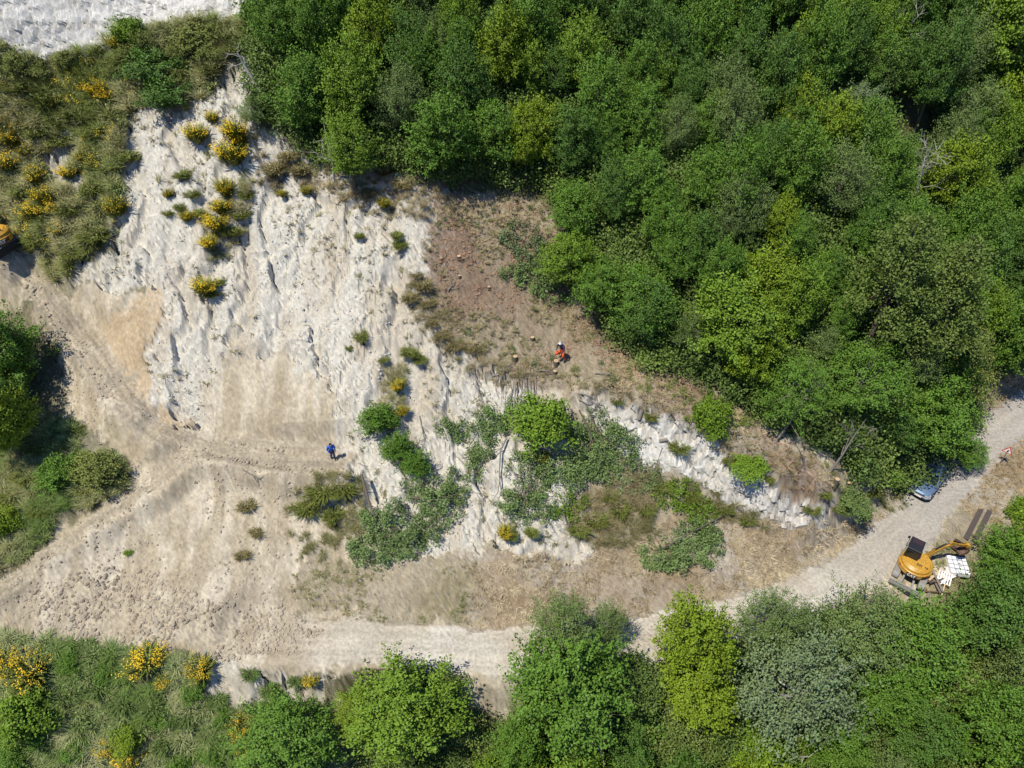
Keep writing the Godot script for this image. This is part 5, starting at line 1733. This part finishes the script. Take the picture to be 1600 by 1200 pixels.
	for k in 2:      # loading ramps
		p = ground_y(at(1520 + 13 * k, 820 + 4 * k))
		var rp := thing("steel_ramp", p + Vector3(0, 0.08, 0), heading(0.66, -0.75), ["dark loading ramp lying in the straw, the left one of a pair", "dark loading ramp lying in the straw, the right one of a pair"][k], "ramp", "pair of dark loading ramps")
		var ahead := ground_y(p + Vector3(0.66, 0, -0.75) * 1.5)
		var back := ground_y(p - Vector3(0.66, 0, -0.75) * 1.5)
		rp.rotation.z = atan2(ahead.y - back.y, 3.0)
		mb = MB.new()
		mb.box(Vector3(0, 0, 0), Vector3(3.4, 0.07, 0.35), 0.01)
		for s in [-0.165, 0.165]: mb.box(Vector3(0, 0.05, s), Vector3(3.4, 0.05, 0.04), 0.01)
		part("deck", mb.mesh(), M.plank, rp)
		mb = MB.new()
		for s in 17: mb.box(Vector3(-1.68 + 0.21 * s, 0.045, 0), Vector3(0.03, 0.03, 0.29), 0.006)
		part("rungs", mb.mesh(), M.plank, rp)
	# white wrapped blocks on a pallet
	p = ground_y(at(1493, 889))
	var pal := thing("pallet_load", p, heading(0.95, 0.18), "white wrapped blocks strapped on a pallet beside the excavator", "pallet load")
	pal.scale = Vector3.ONE * 0.86
	mb = MB.new()
	for s in 5: mb.box(Vector3(0, 0.12, -0.72 + 0.36 * s), Vector3(1.5, 0.025, 0.2), 0.004)
	for s in 3: mb.box(Vector3(-0.6 + 0.6 * s, 0.055, 0), Vector3(0.1, 0.1, 1.6), 0.005)
	part("pallet", mb.mesh(), M.cutwood, pal)
	for a in 4:
		for b in 4:
			mb = MB.new()
			mb.box(Vector3(-0.57 + 0.38 * a, 0.13 + 0.26 + r.randf_range(-0.02, 0.03), -0.66 + 0.44 * b), Vector3(0.36, 0.5, 0.42), 0.04, Color.WHITE, Basis(Vector3(0, 1, 0), r.randf_range(-0.03, 0.03)))
			part("white_block", mb.mesh(), M.wrap, pal)
	mb = MB.new()
	for a in 3: mb.box(Vector3(-0.38 + 0.38 * a, 0.67, 0), Vector3(0.03, 0.012, 1.78), 0.003)
	for b in 3: mb.box(Vector3(0, 0.685, -0.44 + 0.44 * b), Vector3(1.54, 0.012, 0.03), 0.003)
	part("strap", mb.mesh(), M.band, pal)
	p = ground_y(at(1472, 899))
	var bag := thing("plastic_sheet", p, 0.4, "crumpled pale sheeting left of the white pallet load", "sheeting")
	mb = MB.new()
	for k in 6:
		for m2 in 5:
			var h := func(x: int, z: int) -> Vector3: return Vector3(-0.75 + 0.25 * x, 0.12 + 0.22 * absf(n_mid.get_noise_2d(x * 1.3 + 5.0, z * 1.7)) + 0.1 * sin(x * 2.0 + z), -0.45 + 0.2 * z)
			mb.quad(h.call(k, m2), h.call(k + 1, m2), h.call(k + 1, m2 + 1), h.call(k, m2 + 1))
	part("sheet", mb.mesh(), mat(Color(0.62, 0.58, 0.58), 0.6), bag)
	p = ground_y(at(1472, 907))
	var cr := thing("wooden_crate", p + Vector3(0, 0.25, 0), -0.5, "small pale slatted crate in front of the white pallet load", "crate")
	cr.rotation.x = 0.5
	for s in 6:
		mb = MB.new()
		mb.box(Vector3(-0.4 + 0.16 * s, 0.2, 0), Vector3(0.08, 0.02, 0.9), 0.004)
		part("slat", mb.mesh(), M.white, cr)
	mb = MB.new()
	for s in [-0.4, 0.0, 0.4]: mb.box(Vector3(0, 0.14, s), Vector3(0.95, 0.09, 0.06), 0.006)
	part("rail", mb.mesh(), M.cutwood, cr)
	for k in 11:     # boards and poles in the debris heap
		p = ground_y(at(1456 + r.randf_range(-10, 18), 918 + r.randf_range(-16, 18)))
		var bd := thing("scrap_board", p + Vector3(0, 0.12 + 0.05 * k, 0), r.randf_range(0, TAU), "%s broken board in the debris heap by the excavator, %s" % [["rusty brown", "pale wooden", "grey weathered", "dark"][k % 4], ["lowest of the heap", "second lowest", "third lowest", "fourth lowest", "fifth lowest", "middle of the heap", "fifth from the top", "fourth from the top", "third from the top", "second from the top", "topmost"][k]], "board", "boards of the debris heap")
		bd.rotation.z = r.randf_range(-0.25, 0.25)
		mb = MB.new()
		mb.box(Vector3.ZERO, Vector3(r.randf_range(0.9, 1.9), r.randf_range(0.03, 0.1), r.randf_range(0.08, 0.2)), 0.008)
		part("board", mb.mesh(), [M.rust, M.cutwood, M.grey_bark, M.plank][k % 4], bd)
	p = ground_y(at(1493, 858))
	var sp_ := thing("spare_bucket", p, 0.7, "rusty spare excavator bucket under the excavator's stick", "bucket")
	mb = MB.new()
	for k in 5:
		var a := deg_to_rad(-20.0 + 45.0 * k)
		var b := deg_to_rad(25.0 + 45.0 * k)
		mb.beam(Vector3(cos(a) * 0.42, 0.42 - sin(a) * 0.4, 0), Vector3(cos(b) * 0.42, 0.42 - sin(b) * 0.4, 0), 0.8, 0.04, Vector3(cos((a + b) / 2), -sin((a + b) / 2), 0))
	part("shell", mb.mesh(), M.rust, sp_)
	mb = MB.new()
	for s in [-0.4, 0.4]:
		mb.prism(arc(0.42, -20.0, 205.0, 9), -0.02, 0.02, 0.004, Color.WHITE, Transform3D(Basis(Vector3(1, 0, 0), Vector3(0, 0, 1), Vector3(0, -1, 0)), Vector3(0, 0.42, s)))
	part("cheek", mb.mesh(), M.rust, sp_)
	# --- cut trees
	felled("big heap of cut leafy branches at the soil slope's right edge, below a grey pole", [[620, 830, 72, 44], [690, 790, 42, 32], [585, 862, 44, 24], [660, 760, 30, 18]], [[[565, 742, 575, 780, 588, 812], 0.16, 0.12], [[580, 790, 625, 800, 690, 845], 0.05, 0.02], [[590, 812, 640, 830, 660, 850], 0.04, 0.02], [[640, 770, 680, 782, 715, 768], 0.09, 0.04], [[600, 840, 640, 800, 650, 770], 0.04, 0.02]], M.wilted, 201)
	felled("string of cut branches running down the white slope beside a forked dark trunk", [[712, 668, 32, 16], [752, 690, 24, 26], [738, 728, 14, 26], [716, 760, 20, 28], [770, 655, 30, 18]], [[[792, 684, 782, 705, 780, 740, 784, 772], 0.10, 0.05], [[786, 700, 760, 712, 735, 740], 0.05, 0.02], [[782, 740, 778, 765, 765, 785], 0.05, 0.02], [[760, 655, 735, 690, 725, 720], 0.04, 0.02]], M.wilted, 202, 0.5)
	felled("heap of cut pale-leaved branches below the bright rounded bush", [[825, 745, 40, 42], [815, 785, 34, 26], [868, 735, 34, 22], [845, 800, 20, 14]], [[[830, 700, 828, 745, 815, 800], 0.06, 0.03], [[860, 730, 820, 760, 790, 780], 0.04, 0.02]], M.wilted, 203)
	felled("large heap of cut branches below the left end of the white cliff", [[935, 705, 66, 42], [985, 745, 48, 26], [925, 665, 38, 26], [900, 740, 34, 24]], [[[905, 640, 920, 670, 935, 720], 0.09, 0.05], [[915, 630, 930, 665, 960, 700], 0.06, 0.03], [[890, 625, 900, 660, 902, 700], 0.06, 0.03]], M.wilted, 204, 0.9)
	felled("yellowish cut branches beside a strip of bare white ground", [[892, 788, 28, 20], [880, 802, 18, 10]], [[[880, 800, 900, 785, 920, 775], 0.04, 0.02]], M.fresh, 205, 0.5)
	felled("cut tree lying on the straw bank with a thin trunk pointing up right", [[1032, 868, 36, 26], [1080, 838, 30, 26], [1105, 855, 22, 36], [1065, 885, 18, 14]], [[[1035, 858, 1070, 838, 1132, 805], 0.09, 0.05], [[1070, 842, 1085, 865, 1098, 885], 0.04, 0.02]], M.wilted, 206, 0.6)
	felled("cut branches lying above the straw bank among weeds", [[1060, 775, 40, 24], [1090, 800, 28, 20]], [[[1040, 765, 1075, 790, 1100, 800], 0.05, 0.02]], M.fresh, 207, 0.5, 0.7)
	felled("cut branches with pale leaves at the wood's edge beside the clearing", [[815, 372, 32, 26], [835, 400, 30, 24]], [[[800, 365, 830, 380, 850, 405], 0.04, 0.02]], M.silver, 208, 0.7)
	felled("lower heap of cut pale branches at the clearing's right edge", [[838, 438, 34, 26], [868, 455, 26, 22], [806, 430, 24, 14]], [[[820, 425, 850, 447, 880, 450], 0.05, 0.02]], M.wilted, 209, 0.7)
	felled("cut branches hanging over the slope's edge left of the bright rounded bush", [[815, 640, 26, 20], [800, 665, 26, 16]], [[[806, 590, 804, 620, 806, 650], 0.06, 0.03]], M.wilted, 210, 0.6)
	for s in [[739, 567, 758, 640, "long bare branch lying upright on the white slope"], [655, 645, 664, 690, "thin bare branch left of the string of cut branches"], [632, 685, 660, 694, "short curved branch right of the dark ivy bush"], [770, 578, 800, 572, "bare forked branch at the slope's edge left of the stumps"], [800, 590, 796, 632, "bare root hanging over the slope's edge"], [822, 590, 820, 625, "second bare root hanging over the slope's edge"], [700, 742, 712, 735, "short forked twig on the bare white strip"], [1035, 700, 1020, 738, "bare dead branch hanging on the white cliff face"], [590, 625, 600, 640, "forked stump branch above the ivy bush"], [380, 735, 410, 752, "dead twigs above the soil slope"], [905, 625, 938, 632, "grey cut branch at the cliff's left end"], [890, 612, 930, 622, "pale cut branch above the cliff's left end"], [700, 455, 712, 445, "dark curled branch in the clearing's left part"], [843, 578, 868, 583, "grey cut log lying left of the worker's stump"], [930, 583, 958, 586, "dark branch on the leaf litter right of the worker"]]:
		stick(s[0], s[1], s[2], s[3], 0.055, M.grey_bark, s[4], 4, 300)
	var fringe := thing("exposed_roots", ground_y(at(806, 585)), 0.0, "fringe of exposed roots hanging over the slope's edge below the stumps", "roots")
	for k in 16:
		var u := 778.0 + 4.2 * k + r.randf_range(-2, 2)
		var len := r.randf_range(18, 58)
		limb(fringe, "root", [u, 578 + r.randf_range(-6, 8), u + r.randf_range(-4, 4), 580 + len * 0.5, u + r.randf_range(-7, 7), 580 + len], r.randf_range(0.02, 0.045), 0.008, 0.06, M.bark if k % 3 else M.grey_bark, r)
	for s in [[717, 400, 0.16, 0.25, "pale-topped stump high on the brown clearing"], [832, 527, 0.15, 0.25, "pale-topped stump left above the worker"], [805, 558, 0.17, 0.4, "stump with bark at the slope's edge, left of the worker"], [869, 564, 0.19, 0.35, "freshly cut stump right in front of the worker"], [867, 580, 0.14, 0.3, "smaller stump below the worker's fresh stump"], [690, 404, 0.1, 0.2, "tiny stump left of the clearing's high stump"], [718, 430, 0.1, 0.2, "tiny stump below the clearing's high stump"], [764, 447, 0.11, 0.25, "dark stump in the clearing's middle"], [1309, 748, 0.17, 0.9, "tall grey stump at the ridge's right end"], [1326, 755, 0.12, 0.3, "low pale stump beside the ridge's tall grey stump"]]:
		stump(s[0], s[1], s[2], s[3], s[4])
	for s in [[1003, 640, 998, 655, 0.16, "thick grey log on the ridge"], [1030, 690, 1042, 688, 0.14, "short grey log above the cliff face"], [985, 652, 990, 660, 0.1, "short dark log left of the thick grey one"]]:
		var o := thing("log", ground_y(at(s[0], s[1])), 0.0, s[5], "log", "cut logs on the ridge")
		limb(o, "bark", [s[0], s[1], (s[0] + s[2]) / 2.0, (s[1] + s[3]) / 2.0, s[2], s[3]], s[4], s[4] * 0.9, s[4], M.grey_bark, r)
	# --- bare trees
	snag("dead_tree", 416, 166, 4.2, Vector3(-0.35, 0, -0.1), 0.2, M.pale_bark, "bare grey leaning tree at the upper end of the white slope", 401, 10)
	snag("dead_tree", 1418, 330, 6.0, Vector3(-0.1, 0, 0.1), 0.08, M.pale_bark, "tangle of bare grey twigs in the wood below the dark hole", 402, 16, 1.1)
	snag("dead_tree", 1345, 120, 6.0, Vector3(0.5, 0, 0.2), 0.08, M.pale_bark, "bare grey branches fanning out above the wood's dark hole", 403, 8)
	snag("dead_tree", 1295, 738, 5.0, Vector3(0.25, 0, -0.1), 0.09, M.grey_bark, "thin leaning bare trunk at the ridge's lower wood edge", 404, 7)
	snag("dead_tree", 1210, 690, 5.5, Vector3(0.35, 0, -0.15), 0.1, M.grey_bark, "leaning bare trunk further up the wood's edge", 405, 6)
	snag("dead_tree", 1065, 560, 3.0, Vector3(0.1, 0, 0.2), 0.06, M.grey_bark, "dead brushwood under the wood's edge right of the worker", 406, 16, 1.2)
	snag("dead_tree", 522, 285, 5.0, Vector3(0.02, 0, 0.05), 0.1, M.pale_bark, "white bare stem in front of the tree hanging over the slope", 407, 6)
	snag("dead_tree", 1270, 1175, 6.5, Vector3(0.1, 0, 0.1), 0.12, M.pale_bark, "white bare limbs poking out of the big silver-leaved tree", 408, 10, 1.0)
	snag("dead_tree", 900, 1160, 5.5, Vector3(0.1, 0, 0.1), 0.12, M.pale_bark, "white bare limbs below the dark tree over the road", 409, 9, 1.0)
	# --- loose stones
	var rocks := [rock_mesh(r), rock_mesh(r), rock_mesh(r)]
	cover("rubble", "clods and stones along the foot of the soil slope", "rubble", rocks, M.clod, [20,930, 90,900, 150,880, 240,890, 330,940, 440,945, 510,985, 480,1010, 390,1025, 300,1040, 150,1010, 60,990], 55.0, 51, [Color(0.31, 0.25, 0.18), Color(0.48, 0.41, 0.31)], Vector2(0.02, 0.21), [CLODS, TAN, ROAD, PATH], 0.2, 1.0, 3.5)
	cover("rubble", "small clods scattered over the soil slope and the tracks", "rubble", rocks, M.clod, [-60,420, 60,430, 130,530, 270,680, 530,700, 540,740, 440,960, 480,1040, 100,1010, -60,960, -60,900, 200,760], 26.0, 52, [Color(0.33, 0.27, 0.195), Color(0.48, 0.41, 0.31)], Vector2(0.018, 0.15), [TAN, PATH, CLODS, SCAR, ROAD], 0.45, 1.0, 4.0)
	cover("rubble", "pale stones scattered over the white slope", "rubble", rocks, M.clod, [195,180, 345,110, 440,230, 690,300, 640,430, 690,545, 870,600, 920,930, 700,880, 560,740, 525,590, 250,655, 110,430], 10.0, 53, [Color(0.50, 0.47, 0.41), Color(0.64, 0.62, 0.56)], Vector2(0.03, 0.15), [MARL, CLIFF], 0.3, 1.0, 2.5)

func _ready() -> void:
	var cam := Camera3D.new()
	cam.name = "camera"
	cam.position = EYE
	cam.rotation_degrees = Vector3(-PITCH, 0, 0)
	cam.fov = rad_to_deg(2.0 * atan(600.0 / FOCAL))
	cam.near = 0.5
	cam.far = 1500.0
	add_child(cam)
	cam.current = true
	var sky_m := ProceduralSkyMaterial.new()
	sky_m.sky_top_color = Color(0.33, 0.50, 0.78)
	sky_m.sky_horizon_color = Color(0.74, 0.81, 0.88)
	sky_m.sky_curve = 0.12
	sky_m.ground_bottom_color = Color(0.32, 0.32, 0.26)
	sky_m.ground_horizon_color = Color(0.60, 0.63, 0.62)
	var sky := Sky.new()
	sky.sky_material = sky_m
	var env := Environment.new()
	env.background_mode = Environment.BG_SKY
	env.sky = sky
	env.background_energy_multiplier = 0.85
	env.tonemap_mode = Environment.TONE_MAPPER_LINEAR
	env.tonemap_exposure = 1.15
	env.sdfgi_enabled = true
	env.ssao_enabled = true
	env.ssil_enabled = true
	var we := WorldEnvironment.new()
	we.name = "world_environment"
	we.environment = env
	add_child(we)
	var sun := DirectionalLight3D.new()
	sun.name = "sun"
	sun.light_color = Color(1.0, 0.97, 0.91)
	sun.light_energy = 1.5
	sun.light_angular_distance = 0.5
	sun.shadow_enabled = true
	sun.directional_shadow_max_distance = 200.0
	add_child(sun)
	sun.look_at_from_position(Vector3.ZERO, Vector3(0.359, -0.899, -0.251), Vector3.UP)

	for s in [[n_low, 0.05, 11, 3], [n_mid, 0.35, 12, 3], [n_fine, 1.1, 13, 2], [n_rill, 0.45, 14, 2]]:
		s[0].noise_type = FastNoiseLite.TYPE_SIMPLEX_SMOOTH
		s[0].frequency = s[1]
		s[0].seed = s[2]
		s[0].fractal_octaves = s[3]
	n_cell.noise_type = FastNoiseLite.TYPE_CELLULAR
	n_cell.cellular_return_type = FastNoiseLite.RETURN_DISTANCE2_SUB
	n_cell.frequency = 0.8
	n_cell.seed = 15
	n_block.noise_type = FastNoiseLite.TYPE_CELLULAR
	n_block.cellular_return_type = FastNoiseLite.RETURN_CELL_VALUE
	n_block.frequency = 0.7
	n_block.seed = 16

	var grain := noise_tex(0.03, 0.84, 1.08, FastNoiseLite.TYPE_SIMPLEX_SMOOTH, 21)
	var bump := noise_tex(0.045, 0.0, 1.0, FastNoiseLite.TYPE_SIMPLEX_SMOOTH, 22, 5)
	M.rock = ground_mat(grain, bump, 0.24, 2.2)
	M.soil = ground_mat(grain, bump, 0.22, 0.9)
	M.turf = ground_mat(noise_tex(0.05, 0.72, 1.12, FastNoiseLite.TYPE_SIMPLEX_SMOOTH, 23), bump, 0.5, 7.0)
	M.bark = mat(Color(0.12, 0.095, 0.07), 0.9)
	M.pale_bark = mat(Color(0.42, 0.40, 0.36), 0.85)
	M.grey_bark = mat(Color(0.20, 0.18, 0.155), 0.9)
	M.yellow = leaf_mat(Color(0.70, 0.48, 0.012), 0.3)
	M.green = leaf_mat(Color(0.103, 0.203, 0.022))
	M.dark_green = leaf_mat(Color(0.08, 0.16, 0.024))
	M.lime = leaf_mat(Color(0.17, 0.25, 0.014))
	M.fresh = leaf_mat(Color(0.145, 0.245, 0.02))
	M.grey_green = leaf_mat(Color(0.135, 0.20, 0.055), 0.45)
	M.silver = leaf_mat(Color(0.155, 0.215, 0.095), 0.35)
	M.pine = leaf_mat(Color(0.125, 0.18, 0.036), 0.4)
	M.olive = leaf_mat(Color(0.17, 0.20, 0.045), 0.45)
	M.dry = leaf_mat(Color(0.25, 0.215, 0.10), 0.4)
	M.wilted = leaf_mat(Color(0.165, 0.25, 0.08), 0.4)
	M.grass = leaf_mat(Color.WHITE, 0.4)

	make_heights()
	lane([400,996, 520,1003, 640,1008, 760,1015, 900,1006, 1000,1002, 1120,970, 1240,937, 1330,892, 1400,835, 1452,785, 1500,725, 1545,680, 1600,640, 1690,590], 1.6, ROAD, 1.6)
	lane([-120,300, 0,392, 60,440, 130,535, 200,630, 265,690, 350,712, 450,722, 530,720], 1.25, PATH, 1.0)
	lane([-120,980, 0,912, 80,855, 160,808, 240,765, 300,705], 0.8, PATH, 0.9)
	edge([895,632, 960,618, 1010,648, 1080,682, 1150,718, 1215,760, 1305,805], 0.9, 3.5)
	edge([340,572, 385,549, 430,543, 470,560, 527,594, 530,640], 0.4, 1.6)
	edge([168,500, 190,478, 215,441, 250,438, 264,470], 0.4, 1.6)
	make_zones()
	make_terrain()
	make_kinds()
	plants()
	objects()
